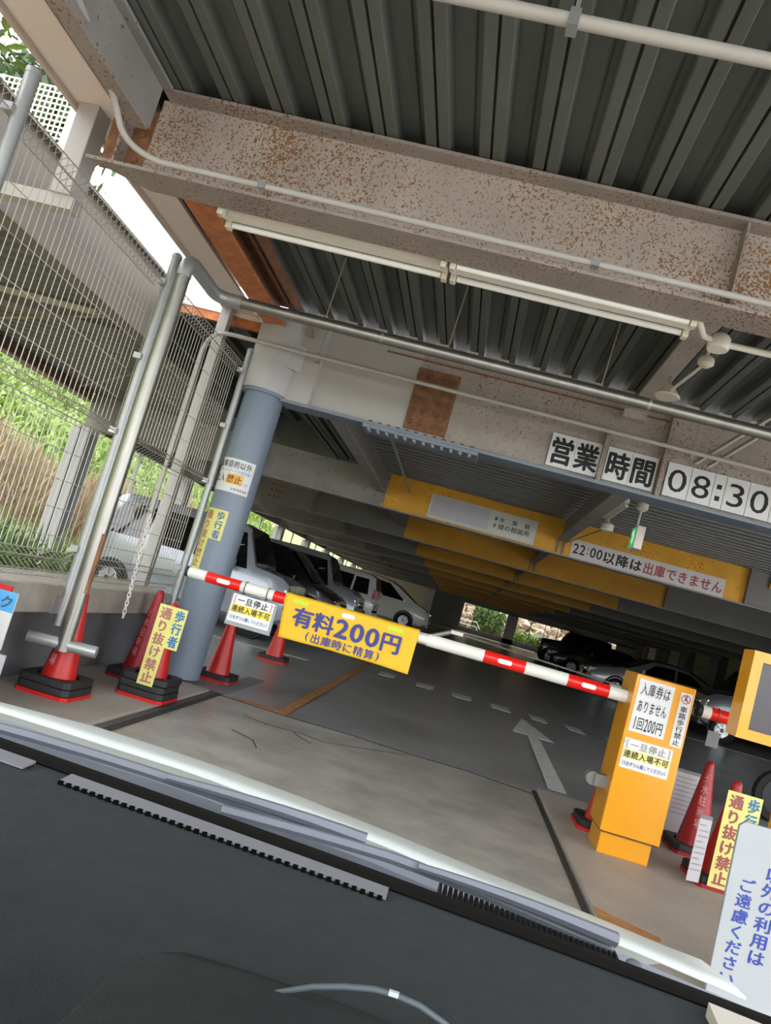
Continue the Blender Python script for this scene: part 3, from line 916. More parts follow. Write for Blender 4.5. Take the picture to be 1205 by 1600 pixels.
obj('rust_streak', MB().tube([(-2.362, 4.535, .75), (-2.36, 4.53, 1.15)], .016, 8), RUST, pp)
obj('foot_tee', MB().tube([(-2.62, 4.5, .40), (-2.2, 4.6, .40)], .04, 12), GALV_M, pp, smooth=40)
for x in (-1.55, -.6, .55, 1.9):
    obj('hanger', MB().tube([(x, 5.13, 3.13), (x + .02, 5.13, 3.71)], .005, 5), STEEL_F, pp)
# thin conduit along the girder
cn = thing('conduit', 'thin grey conduit running along the girder above the opening-hours plates', 'pipe', (0, 6.5, 3.2))
obj('tube', MB().tube([(-3.0, 6.45, .9), (-3.0, 6.45, 2.95)] + bez((-3.0, 6.45, 3.0), (-3.0, 6.45, 3.24), (-2.78, 6.45, 3.24), 8) + [(XR, 6.5, 3.24)], .02, 10), CONDUIT, cn, smooth=40)
for x in (-1.92, -.2, 1.63, 3.4):
    obj('hanger', MB().box(x - .02, 6.47, 3.2, x + .02, 6.53, 3.28).tube([(x, 6.5, 3.24), (x, 6.52, 3.62)], .004, 4), GALV_M, cn)
# conduit on beam one, and top pipe
cn = thing('conduit', 'grey conduit hanging from the roof edge and running along the rusty entrance beam', 'pipe', (0, 3.6, 3.2))
obj('tube', MB().tube([(-2.38, 2.7, 3.50), (-2.41, 2.95, 3.47)] + bez((-2.435, 3.1, 3.46), (-2.50, 3.42, 3.45), (-2.465, 3.5, 3.33), 6) + bez((-2.455, 3.52, 3.30), (-2.42, 3.6, 3.228), (-2.25, 3.64, 3.222), 6) + [(XR, 3.64, 3.222)], .018, 10), CONDUIT, cn, smooth=50)
for x in (-1.65, 0.2, 1.2):
    obj('clip', MB().box(x - .02, 3.615, 3.20, x + .02, 3.665, 3.245), GALV_M, cn)
cn = thing('conduit', 'pale pipe crossing under the deck at the top right', 'pipe', (0, 2.44, 3.45))
obj('tube', MB().tube([(-.9, 2.44, 3.462), (XR, 2.44, 3.45)], .026, 12), CONDUIT, cn, smooth=40)
for x in (-.17, 1.6):
    obj('clip', MB().box(x - .02, 2.41, 3.42, x + .02, 2.47, 3.49).box(x - .008, 2.43, 3.49, x + .008, 2.45, 3.71), GALV_M, cn)

# long fluorescent fitting
LAMPW = mat('lamp_housing', (228, 222, 208), .45, var=.03)
TUBEW = mat('lamp_tube', (240, 238, 230), .25)
CAPW = mat('lamp_cap', (214, 205, 184), .5)
YL = 4.02
lt = thing('fluorescent_lamp', 'long white double fluorescent fitting hung below the rusty beam', 'lamp', (-.55, YL, 3.2))
for x0, x1, two in ((-2.0, -.60, False), (-.58, .84, True)):
    obj('housing', MB().prism([(x0, YL - .12, 3.285), (x0, YL + .12, 3.285), (x0, YL + .07, 3.215), (x0, YL - .07, 3.215)], (x1 - x0, 0, 0)), LAMPW, lt)
    obj('reflector', MB().box(x0, YL - .035, 3.185, x1, YL + .035, 3.215), LAMPW, lt)
    for s in ((-.075, .075) if two else (.075,)):
        obj('lamp_tube', MB().tube([(x0 + .04, YL + s, 3.18), (x1 - .04, YL + s, 3.18)], .019, 12), TUBEW, lt, smooth=40)
    for s in (-.075, .075):
        for xx in (x0, x1 - .035):
            obj('lamp_holder', MB().box(xx, YL + s - .026, 3.15, xx + .035, YL + s + .026, 3.225), CAPW, lt, bevel=.004)
for x in (-1.6, .4):
    obj('hanger', MB().tube([(x, YL, 3.26), (x, YL, 3.71)], .006, 5), STEEL_F, lt)
# junction box, detectors, speaker
jb = thing('junction_box', 'round white junction box at the right end of the long lamp', 'box', (1.06, 4.25, 3.24))
obj('box', MB().lathe([(.06, 3.2), (.065, 3.21), (.065, 3.27), (.05, 3.29)], (1.06, 4.25, 0), 20), LAMPW, jb, smooth=40)
obj('conduit', MB().tube([(.86, 4.02, 3.25), (.95, 4.2, 3.245), (1.06, 4.25, 3.245), (1.4, 4.25, 3.25), (XR, 4.25, 3.25)], .02, 10), LAMPW, jb, smooth=40)
dt = thing('smoke_detector', 'beige detector disc below the junction box with a slanting rod', 'detector', (1.17, 4.9, 3.4))
obj('disc', MB().lathe([(.03, 3.36), (.055, 3.38), (.055, 3.41), (.04, 3.43)], (1.17, 4.9, 0), 20), CAPW, dt, smooth=40)
obj('stem', MB().tube([(1.17, 4.9, 3.42), (1.17, 4.9, 3.71)], .012, 8), CAPW, dt)
obj('rod', MB().tube([(1.17, 4.9, 3.39), (1.10, 5.5, 3.36)], .012, 8), LAMPW, dt)
dt = thing('ceiling_speaker', 'round cream ceiling disc above the steel pipe at the right', 'detector', (1.1, 5.55, 3.3))
obj('disc', MB().lathe([(.09, 3.33), (.1, 3.34), (.06, 3.39), (.04, 3.42)], (1.1, 5.55, 0), 24), CAPW, dt, smooth=40)
obj('stem', MB().tube([(1.1, 5.55, 3.4), (1.1, 5.55, 3.71)], .01, 8), STEEL_F, dt)
dt = thing('smoke_detector', 'small white detector disc on the deck behind the long lamp', 'detector', (.28, 4.7, 3.5))
obj('disc', MB().lathe([(.05, 3.47), (.07, 3.49), (.07, 3.51), (.03, 3.53)], (.28, 4.7, 0), 20), LAMPW, dt, smooth=40)
obj('stem', MB().tube([(.28, 4.7, 3.52), (.28, 4.7, 3.71)], .01, 8), LAMPW, dt)
# inner fittings below the girder
il = thing('fluorescent_lamp', 'short fluorescent fitting under the inner deck behind the girder', 'lamp', (1.37, 8.35, 2.9))
obj('housing', MB().box(1.31, 7.75, 2.92, 1.43, 8.95, 2.97), LAMPW, il, bevel=.01)
for x in (1.32, 1.42):
    obj('lamp_tube', MB().tube([(x, 7.8, 2.895), (x, 8.9, 2.895)], .016, 10), TUBEW, il, smooth=40)
obj('hanger', MB().box(1.35, 7.9, 2.97, 1.39, 7.94, 3.14).box(1.35, 8.8, 2.97, 1.39, 8.84, 3.14), DARKG, il)
ex = thing('exit_sign', 'hanging green and white exit sign under the inner deck', 'sign', (1.68, 8.2, 2.55))
obj('rod', MB().tube([(1.66, 8.2, 2.76), (1.66, 8.2, 3.13)], .012, 8), LAMPW, ex)
obj('mount', MB().lathe([(.03, 2.96), (.07, 2.99), (.07, 3.05)], (1.66, 8.2, 0), 18), LAMPW, ex, smooth=40)
eb_ = obj('box', MB().box(1.645, 8.08, 2.52, 1.735, 8.34, 2.78), LAMPW, ex, bevel=.005)
ef = obj('lit_face', MB().box(1.640, 8.10, 2.54, 1.645, 8.32, 2.76), mat('exit_green', (60, 180, 110), .4, emit=.5), ex)
obj('running_figure', MB().prism([(1.6385, 8.18, 2.56), (1.6385, 8.24, 2.62), (1.6385, 8.20, 2.66), (1.6385, 8.28, 2.70), (1.6385, 8.2, 2.74), (1.6385, 8.15, 2.66)], (.001, 0, 0)), mat('exit_white', (235, 245, 235), .4, emit=.5), ef)
dd = thing('smoke_detector', 'white detector canister hanging near the exit sign', 'detector', (1.47, 9, 2.8))
obj('can', MB().lathe([(.07, 2.78), (.08, 2.79), (.08, 2.86), (.06, 2.88)], (1.47, 9.0, 0), 20), LAMPW, dd, smooth=40)
obj('stem', MB().tube([(1.47, 9.0, 2.87), (1.47, 9.0, 3.13)], .01, 8), LAMPW, dd)
obj('rod', MB().tube([(1.47, 9.0, 2.82), (1.2, 10.6, 2.72)], .008, 6), DARKG, dd)

# ================================================================== SIGNS UP HIGH
x = None
plates = [('営', .398, .634), ('業', .637, .872), ('時', .932, 1.162), ('間', 1.166, 1.402), ('0', 1.498, 1.718), ('8', 1.723, 1.932), (':', 1.937, 2.040), ('3', 2.045, 2.253), ('0', 2.258, 2.47), ('～', 2.475, 2.7)]
NM = ['leftmost', 'second', 'third', 'fourth', 'fifth', 'sixth', 'narrow seventh', 'eighth', 'ninth', 'tenth']
DS = ['reading 営', 'reading 業', 'reading 時', 'reading 間', 'with a zero, left of the eight', 'reading 8', 'with a colon', 'reading 3', 'with a zero, right of the three', 'at the right picture edge']
for i, (c, x0, x1) in enumerate(plates):
    t = thing('letter_plate', f'{NM[i]} white plate on the girder {DS[i]}', 'sign', ((x0 + x1) / 2, 6.7, 2.85), 'opening-hours plates')
    obj('board', MB().box(x0, 6.705, 2.852, x1, 6.712, 3.172), WHITE_P, t)
    if c == ':':
        for z in (2.945, 3.055):
            obj('dot', MB().box((x0 + x1) / 2 - .022, 6.7035, z - .022, (x0 + x1) / 2 + .022, 6.705, z + .022), INK, t)
    elif c == '～':
        pass
    elif ord(c) < 256:
        lettering(t, c, (x1 - x0) * .98, .25, ((x0 + x1) / 2, 6.7035, 3.012), INK, bold=.004)
    else:
        lettering(t, c, (x1 - x0) * .97, .27, ((x0 + x1) / 2, 6.7035, 3.012), INK, bold=.03, fill=1.0)
yb = YB[0] - .012
t = thing('guide_sign', 'white guide sign with blue and green diamonds on the yellow crossbeam', 'sign', (-.05, yb, 2.6))
obj('board', MB().box(-.895, yb - .012, 2.612, .785, yb - .002, 2.982), mat('cream_board', (206, 206, 196), .3, var=.05), t)
obj('cover_sheet', MB().box(-.86, yb - .0145, 2.66, .05, yb - .012, 2.965), mat('grey_film', (196, 194, 200), .12, var=.06), t)
lettering(t, '水', .09, .09, (.245, yb - .0135, 2.86), INK)
lettering(t, '族', .09, .09, (.44, yb - .0135, 2.86), INK)
lettering(t, '館', .09, .09, (.635, yb - .0135, 2.86), INK)
lettering(t, '緑の相談所', .5, .1, (.45, yb - .0135, 2.755), INK)
for z, mm in ((2.86, mat('diamond_blue', (40, 90, 150), .5)), (2.755, mat('diamond_green', (80, 150, 50), .5))):
    obj('diamond', MB().prism([(.15 - .028, yb - .0138, z), (.15, yb - .0138, z - .038), (.15 + .028, yb - .0138, z), (.15, yb - .0138, z + .038)], (0, .001, 0)), mm, t)
t = thing('notice_banner', 'long white notice on the yellow crossbeam, black and red lettering', 'sign', (2.5, yb, 2.58))
obj('board', MB().box(1.345, yb - .012, 2.58, 3.66, yb - .002, 2.868), mat('lilac_white_board', (212, 206, 206), .5, var=.04), t)
lettering(t, '22:00', .46, .17, (1.60, yb - .014, 2.735), INK, bold=.015)
lettering(t, '以降は', .61, .2, (2.13, yb - .014, 2.725), INK, bold=.03)
lettering(t, '出庫できません', 1.2, .2, (3.04, yb - .014, 2.725), RED_INK, bold=.03)

# signs wrapped round the column
def oncol(ph0, z0, r=.1915):
    return lambda u, v: (cx + r * math.sin(ph0 + u / .19), cy - r * math.cos(ph0 + u / .19), z0 + v)
def colsheet(name, parent, u0, u1, z0, z1, ph0, material, r=.1905):
    P = oncol(ph0, 0, r)
    mb = MB().grid([[P(u0 + (u1 - u0) * k / 14, z) for k in range(15)] for z in (z0, z1)])
    return obj(name, mb, material, parent, smooth=60)
t = thing('column_notice', 'white notice with an orange patch wrapped round the column', 'sign', (cx, cy - .19, 1.8))
colsheet('sheet', t, -.21, .21, 1.80, 2.12, -.12, WHITE_P)
P = oncol(-.12, 1.96)
lettering(t, '駐車目的以外', .36, .075, None, INK, place=lambda u, v: P(u, v + .105), axis=(cx, cy))
lettering(t, '(スケートボードの使用等)', .36, .04, None, SKY_INK, place=lambda u, v: P(u + .01, v + .04))
lettering(t, '立入', .14, .09, None, INK, place=lambda u, v: P(u - .115, v - .035), axis=(cx, cy))
colsheet('orange_patch', t, -.035, .125, 1.88, 1.975, -.12, mat('orange_patch', (236, 180, 60), .5), .1910)
lettering(t, '禁止', .15, .085, None, mat('brown_ink', (130, 84, 50), .6), place=lambda u, v: P(u + .045, v - .035), bold=.03, axis=(cx, cy))
lettering(t, 'です', .05, .03, None, INK, place=lambda u, v: P(u + .16, v - .06))
lettering(t, '駐車場管理者', .16, .028, None, INK, place=lambda u, v: P(u + .115, v - .125))
t = thing('pedestrian_notice', 'yellow L-shaped pedestrian notice stuck on the column', 'sign', (cx, cy - .19, 1.04), 'yellow pedestrian notices')
colsheet('sheet', t, -.15, -.02, 1.035, 1.62, -.18, YEL_P)
colsheet('sheet', t, -.0201, .10, 1.335, 1.62, -.18, YEL_P)
P = oncol(-.18, 0)
lettering(t, '通り抜け禁止', .095, .56, None, PINK_INK, vertical=True, place=lambda u, v: P(u - .085, v + 1.325), bold=.03, axis=(cx, cy))
lettering(t, '歩行者', .085, .27, None, SKY_INK, vertical=True, place=lambda u, v: P(u + .04, v + 1.475), bold=.03, axis=(cx, cy))

# ================================================================== BARRIER
YEL = mat('machine_yellow', (230, 156, 6), .32, var=.03, scale=3, coat=.3)
ARMW = mat('arm_white', (226, 224, 214), .35, var=.03)
ARMR = mat('arm_red', (226, 26, 16), .3)
REFL = mat('white_reflector', (245, 245, 240), .25)
BLK = mat('black_plastic', (24, 24, 25), .5)
YM = 4.96
mc = thing('barrier_gate', 'yellow barrier machine with its red and white arm lowered across the lane', 'barrier', (1.45, 5.15, .03))
obj('cabinet', MB().box(1.243, YM, .175, 1.638, YM + .36, 1.222), YEL, mc, bevel=.008)
obj('plinth', MB().box(1.262, YM + .03, .03, 1.60, YM + .33, .175), YEL, mc, bevel=.005)
obj('shadow_gap', MB().box(1.25, YM + .01, .168, 1.63, YM + .35, .178), DARKGAP, mc)
obj('lock', MB().lathe([(.010, 0), (.010, .006)], (1.262, YM - .006, .772), 10, 'y'), GALV, mc)
obj('sensor_eye', MB().lathe([(.045, 0), (.045, .09)], (1.15, YM + .12, .46), 16, 'y').box(1.16, YM + .1, .42, 1.243, YM + .2, .50), DARKG, mc)
ZA, YA = 1.045, 5.12
segs = [(-1.985, -1.965, BLK), (-1.965, -1.83, ARMW), (-1.83, -1.565, ARMR), (-1.565, -1.315, ARMW), (-1.315, -1.0, ARMR), (-1.0, -.17, ARMW),
        (-.17, .235, ARMW), (.235, .53, ARMR), (.53, .83, ARMW), (.83, 1.12, ARMR), (1.12, 1.25, ARMW)]
for x0, x1, mm in segs:
    obj('arm_segment', MB().tube([(x0, YA, ZA), (x1, YA, ZA)], .0445 if x0 > -.2 else .04, 18), mm, mc, smooth=40)
def pill(xc, w_, h_, y, z):
    pts = []
    for k in range(16):
        a = 2 * math.pi * k / 16
        pts.append((xc + (w_ / 2 - h_ / 2) * (1 if math.cos(a) > 0 else -1) + h_ / 2 * math.cos(a), y, z + h_ / 2 * math.sin(a)))
    return MB().prism(pts, (0, .004, 0))
for xc in (-1.69, .385, .975):
    obj('reflector', pill(xc, .10, .032, YA - .047, ZA), REFL, mc)
hb = obj('arm_bracket', MB().box(-.235, YA - .03, ZA - .03, -.17, YA + .03, ZA + .03).tube([(-.22, YA, ZA), (-.02, YA, ZA + .10)], .018, 8).box(-.03, YA - .02, ZA + .085, .06, YA + .02, ZA + .115), GALV, mc, bevel=.003)
obj('tension_wire', MB().tube([(.05, YA, ZA + .10), (1.24, YA, ZA + .055)], .006, 6), GALV, mc)
# banner round the arm
bn = thing('fare_banner', 'yellow cloth banner with blue fare lettering hung on the barrier arm', 'banner', (-.75, YA - .05, .78))
BANN = mat('banner_yellow', (226, 180, 24), .6, var=.04, scale=4)
rows = []
for k in range(19):
    z = 1.09 - .31 * k / 18
    row = []
    for j in range(41):
        u = j / 40
        yy = YA - .055 - .006 * math.sin(u * 17 + k * .25) * (k / 18) - (.0 if k > 2 else 0)
        xx = -1.225 + u * .985 + .03 * (k / 18) * (1 - u)
        row.append((xx, yy, z + .01 * math.sin(u * 3.14) * (k / 18)))
    rows.append(row)
bc = obj('cloth', MB().grid(rows), BANN, bn, smooth=60, solid=.002)
obj('sleeve', MB().tube([(-1.225, YA, ZA), (-.24, YA, ZA)], .0545, 18, caps=False), BANN, bn, smooth=50)
NEON = mat('neon_tape', (178, 255, 0), .35)
for xc in (-1.10, -.40):
    obj('neon_tape', MB().box(xc - .055, YA - .062, 1.042, xc + .055, YA - .058, 1.064), NEON, bn)
obj('reflector', pill(-.75, .095, .032, YA - .0625, 1.052), REFL, bn)
yy = YA - .0635
lettering(bn, '有料200円', .80, .145, (-.735, yy, .955), NAVY_INK, bold=.028, narrow=.72, fill=1.0)
lettering(bn, '(出庫時に精算)', .56, .075, (-.735, yy, .838), NAVY_INK, bold=.016)
# small hanging stop sign on the arm
YELMARK = mat('yellow_highlight', (240, 216, 72), .5)
def stopsign(t, xc, zc, y, w_, h_, faded=False):
    obj('board', MB().box(xc - w_ / 2, y, zc - h_ / 2, xc + w_ / 2, y + .004, zc + h_ / 2), WHITE_P, t)
    obj('highlight', MB().box(xc - w_ / 2 + .006, y - .0015, zc - h_ * .16, xc + w_ / 2 - .006, y, zc + h_ * .14), YELMARK if not faded else YEL_P, t)
    lettering(t, '一旦停止', w_ * .76, h_ * .3, (xc, y - .003, zc + h_ * .31), GREY_INK if faded else INK, bold=.02)
    for s in (-1, 1):
        xs = xc + s * w_ * .44
        obj('bracket_mark', MB().box(xs - .003, y - .003, zc + h_ * .17, xs + .003, y - .002, zc + h_ * .45).box(xs - s * .012, y - .003, zc + h_ * .43, xs, y - .002, zc + h_ * .45).box(xs - s * .012, y - .003, zc + h_ * .17, xs, y - .002, zc + h_ * .19), GREY_INK if faded else mat('pink_bracket', (214, 90, 110), .6), t)
    lettering(t, '連続入場不可', w_ * .94, h_ * .28, (xc, y - .003, zc - h_ * .01), INK, bold=.02)
    lettering(t, '(1台ずつ入場してください)', w_ * .92, h_ * .17, (xc, y - .003, zc - h_ * .33), BLUE_INK, bold=.01)
t = thing('stop_sign', 'small white stop notice wired under the barrier arm near the column', 'sign', (-1.435, YA, .79), 'stop notices')
stopsign(t, -1.435, .892, YA - .04, .31, .195)
obj('backing', MB().box(-1.60, YA - .035, .765, -1.26, YA - .025, .99), mat('grey_backing', (150, 152, 154), .5), t)
for x in (-1.53, -1.36):
    obj('wire_loop', MB().tube([(x, YA + .045 * math.sin(a), ZA + .045 * math.cos(a)) for a in [k * .5236 for k in range(12)]], .003, 5, closed=True).tube([(x, YA - .03, ZA - .03), (x, YA - .033, .985)], .003, 5), BLK, t)
# notices on the machine
t = thing('fare_notice', 'white sheet with three lines of large lettering on the yellow machine', 'sign', (1.385, YM, .84))
obj('sheet', MB().box(1.268, YM - .004, .845, 1.50, YM - .001, 1.195), WHITE_P, t)
for k, s in enumerate(('入庫券は', 'ありません', '1回200円')):
    lettering(t, s, .20, .095, (1.384, YM - .0055, 1.135 - k * .115), INK, bold=.008, narrow=.5)
t = thing('no_walking_notice', 'narrow vertical no-pedestrians notice on the yellow machine', 'sign', (1.585, YM, .82))
obj('sheet', MB().box(1.545, YM - .004, .822, 1.622, YM - .001, 1.18), WHITE_P, t)
ring = [(1.583 + .028 * math.cos(a), YM - .006, 1.14 + .028 * math.sin(a)) for a in [k * .314 for k in range(20)]]
obj('red_ring', MB().tube(ring, .0028, 5, closed=True).tube([(1.565, YM - .006, 1.162), (1.603, YM - .006, 1.12)], .0025, 5), mat('sign_red', (190, 40, 60), .5), t)
obj('walker', MB().lathe([(.006, 0), (.006, .001)], (1.583, YM - .0055, 1.158), 8, 'y').prism([(1.578, YM - .0055, 1.15), (1.572, YM - .0055, 1.122), (1.583, YM - .0055, 1.135), (1.594, YM - .0055, 1.122), (1.588, YM - .0055, 1.15)], (0, .001, 0)), INK, t)
lettering(t, '車路歩行禁止', .052, .265, (1.583, YM - .0055, .962), INK, vertical=True)
t = thing('stop_sign', 'faded white and yellow stop notice on the yellow machine', 'sign', (1.425, YM, .6), 'stop notices')
stopsign(t, 1.422, .70, YM - .005, .318, .195, True)

# second gate's arm and display at the right
e2 = thing('barrier_gate', 'second barrier whose red and white arm tip shows behind the display', 'barrier', (5.0, 5.35, 0))
obj('cabinet', MB().box(4.8, 5.15, .1, 5.2, 5.55, 1.25), YEL, e2, bevel=.008)
obj('plinth', MB().box(4.83, 5.18, 0, 5.17, 5.52, .1), YEL, e2)
for x0, x1, mm in ((1.80, 1.83, BLK), (1.83, 1.89, ARMW), (1.89, 2.2, ARMR), (2.2, 2.6, ARMW), (2.6, 3.0, ARMR), (3.0, 3.5, ARMW), (3.5, 4.0, ARMR), (4.0, 4.82, ARMW)):
    obj('arm_segment', MB().tube([(x0, 5.35, 1.085), (x1, 5.35, 1.085)], .045, 18), mm, e2, smooth=40)
obj('reflector', pill(2.08, .11, .034, 5.30, 1.085), REFL, e2)
t = thing('hanging_tag', 'small grey tag wired under the second barrier arm', 'tag', (1.95, 5.35, .87))
obj('card', MB().box(1.90, 5.33, .86, 1.985, 5.335, .97), mat('grey_card', (112, 114, 112), .5), t)
obj('wire_loop', MB().tube([(1.945, 5.33, .97), (1.945, 5.32, 1.04)], .003, 5).tube([(1.945, 5.35 + .05 * math.sin(a), 1.085 + .05 * math.cos(a)) for a in [k * .5236 for k in range(12)]], .003, 5, closed=True), GALV, t)
dp = thing('display_panel', 'yellow-framed dark display panel on a post at the right edge', 'display', (1.97, 4.35, 0.03))
fm = MB()
x0, x1, z0, z1, b = 1.685, 2.25, 1.03, 1.535, .058
fm.box(x0, 4.30, z0, x1, 4.46, z0 + b).box(x0, 4.30, z1 - b, x1, 4.46, z1).box(x0, 4.30, z0 + b, x0 + b, 4.46, z1 - b).box(x1 - b, 4.30, z0 + b, x1, 4.46, z1 - b)
obj('frame', fm, YEL, dp)
obj('screen', MB().box(x0 + b, 4.325, z0 + b, x1 - b, 4.44, z1 - b), mat('dark_screen', (64, 58, 60), .25), dp)
obj('post', MB().box(2.02, 4.36, .03, 2.10, 4.42, 1.03), YEL, dp)
# ================================================================== CONES
CONE = mat('cone_red', (196, 34, 30), .38, var=.08, scale=6)
CONE_D = mat('cone_dark_red', (158, 26, 34), .42, var=.1, scale=6)
RUB = mat('black_rubber', (40, 41, 42), .6, var=.2, scale=8)
def ringplate(s, z0, z1, rin, c, n=32, q=4):
    """square plate with rounded corners and a round hole"""
    mb = MB()
    V, Fs = [], []
    for k in range(n):
        a = 2 * math.pi * (k + .5) / n
        ca, sa = math.cos(a), math.sin(a)
        e = s / (abs(ca) ** 9 + abs(sa) ** 9) ** (1 / 9)
        for z in (z0, z1):
            V.append((c[0] + e * ca, c[1] + e * sa, z)); V.append((c[0] + rin * ca, c[1] + rin * sa, z))
    for k in range(n):
        a, b = 4 * k, 4 * ((k + 1) % n)
        Fs += [(a, b, b + 2, a + 2), (a + 2, b + 2, b + 3, a + 3), (a + 3, b + 3, b + 1, a + 1), (a + 1, b + 1, b, a)]
    return mb.add(V, Fs)
def cone(x, y, z, label, weights=1, m_=None, h=.70, lean=0, text=True):
    m_ = m_ or CONE
    t = thing('traffic_cone', label, 'cone', (x, y, z), 'red traffic cones')
    obj('base', ringplate(.19, z, z + .025, .05, (x, y)), m_, t)
    obj('body', MB().lathe([(.135, z + .025), (.12, z + .06), (.115, z + .10), (.034, z + h - .05), (.031, z + h - .02), (.02, z + h), (.008, z + h + .005)], (x, y, 0), 28), m_, t, smooth=40)
    for k in range(weights):
        j = random.Random(int(x * 100 + k))
        obj('rubber_weight', ringplate(.185, z + .027 + k * .05, z + .072 + k * .05, .135, (x + j.uniform(-.008, .008), y + j.uniform(-.008, .008))), RUB, t, bevel=.004)
    if text:
        def P(u, v, x=x, y=y, z=z):
            zz = z + .40 + v
            r = .115 + (.034 - .115) * (zz - z - .10) / (h - .15) + .0015
            a = -.30 + u / max(r, .02)
            return (x + r * math.sin(a), y - r * math.cos(a), zz)
        lettering(t, '王水駐車場', .058, .42, None, mat('cone_print', (206, 160, 156), .6), vertical=True, place=P, bold=0)
    return t
cone(-2.50, 4.80, .03, 'red cone behind the foot of the shiny drain pipe', 2)
cone(-2.49, 6.0, .03, 'darker red cone leaning into the corner behind the yellow notice', 1, CONE_D, .76)
c2 = cone(-2.145, 5.50, .03, 'red cone on a stack of black weights carrying a yellow notice beside the column', 3, h=.73, text=False)
cone(-2.20, 7.26, .0, 'red cone just right of the round column under the stop notice', 1, text=False)
cone(-2.27, 9.75, fz(9.75), 'red cone further in behind the fare banner', 1, text=False)
cone(1.40, 5.62, .03, 'red cone half hidden behind the yellow barrier machine', 1, text=False)
cone(2.14, 5.80, .03, 'tall red cone right of the yellow barrier machine', 1, CONE_D, .69)
cone(2.075, 5.08, .03, 'red cone carrying a yellow notice, between machine and white board', 1, CONE_D, .68)
def lnotice(label, x, y, z, flip=False):
    t = thing('pedestrian_notice', label, 'sign', (x, y, z), 'yellow pedestrian notices')
    obj('board', MB().prism([(x, y, z), (x + .125, y, z), (x + .125, y, z + .30), (x + .222, y, z + .30), (x + .222, y, z + .61), (x, y, z + .61)], (0, .004, 0)), YEL_P, t)
    lettering(t, '通り抜け禁止', .098, .585, (x + .064, y - .0015, z + .305), PINK_INK if not flip else RED_INK, vertical=True, bold=.035)
    lettering(t, '歩行者', .085, .29, (x + .173, y - .0015, z + .455), SKY_INK, vertical=True, bold=.035)
    return t
lnotice('yellow L-shaped pedestrian notice on the cone left of the column', -2.177, 5.305, .145)
lnotice('yellow L-shaped pedestrian notice on the cone at the lower right', 1.949, 4.885, .055, True)
# paper sheets beside the right cones
PAPER = mat('grey_paper', (190, 184, 190), .7, var=.05)
def sheet(label, a, b, z0, z1, d):
    t = thing('paper_board', label, 'board', ((a[0] + b[0]) / 2, (a[1] + b[1]) / 2, z0), 'paper boards by the right cones')
    obj('board', MB().prism([(a[0], a[1], z0), (b[0], b[1], z0), (b[0], b[1], z1), (a[0], a[1], z1)], d), PAPER, t)
    obj('clip_strip', MB().prism([(a[0], a[1], z1), (b[0], b[1], z1), (b[0], b[1], z1 + .025), (a[0], a[1], z1 + .025)], d), DARKG, t)
    mb = MB()
    for k in range(9):
        zz = z1 - .04 - k * .035
        f = lambda s: (a[0] + (b[0] - a[0]) * s, a[1] + (b[1] - a[1]) * s - .003, zz)
        p, q = f(.1), f(.9 if k % 3 else .6)
        mb.add([(p[0], p[1], zz), (q[0], q[1], zz), (q[0], q[1], zz + .008), (p[0], p[1], zz + .008)], [(0, 1, 2, 3)])
    obj('print_lines', mb, GREY_INK, t)
sheet('white printed sheet standing behind the tall cone right of the machine', (1.96, 6.0), (2.26, 6.02), .09, .56, (0, .006, 0))
sheet('white printed sheet propped against the notice cone at the lower right', (1.80, 4.84), (1.885, 4.86), .06, .45, (0, .006, 0))

# big white board at the lower right
bs = thing('warning_board', 'large white board with blue vertical lettering at the lower right corner', 'sign', (1.6, 3.25, .03))
q = [(1.365, 3.2, .04), (1.95, 3.2, .04), (1.95, 3.2, .76), (1.375, 3.2, .76), (1.352, 3.2, .74)]
obj('board', MB().prism(q, (0, .02, 0)), mat('board_white', (160, 164, 166), .5, var=.04), bs, bevel=.003)
obj('leg', MB().box(1.45, 3.215, .03, 1.48, 3.245, .6), GALV_M, bs)
obj('leg', MB().box(1.85, 3.215, .03, 1.88, 3.245, .6), GALV_M, bs)
SER = mat('bright_blue_ink', (44, 62, 150), .6)
lettering(bs, 'ご遠慮ください', .072, .44, (1.432, 3.1985, .325), SER, vertical=True, bold=.022)
lettering(bs, '以外の利用は', .078, .40, (1.528, 3.1985, .415), SER, vertical=True, bold=.022)
# signs at the left edge
ls_ = thing('notice_stand', 'light blue and white notice cut by the left picture edge', 'sign', (-2.6, 4.0, .35))
obj('board', MB().box(-2.95, 4.0, .37, -2.462, 4.01, .70), WHITE_P, ls_)
obj('blue_band', MB().box(-2.95, 3.998, .585, -2.462, 4.0, .70), mat('light_blue_band', (84, 170, 226), .5), ls_)
lettering(ls_, 'ク', .085, .085, (-2.512, 3.9965, .64), mat('grey_print', (70, 90, 110), .6), bold=.03)
obj('lower_card', MB().box(-2.95, 4.02, .17, -2.43, 4.03, .345), mat('grey_card2', (200, 202, 204), .5), ls_)
obj('leg', MB().box(-2.72, 4.01, .03, -2.70, 4.03, .6), GALV_M, ls_)
obj('red_cap', MB().box(-2.62, 4.0, .70, -2.51, 4.012, .73), CONE, ls_)
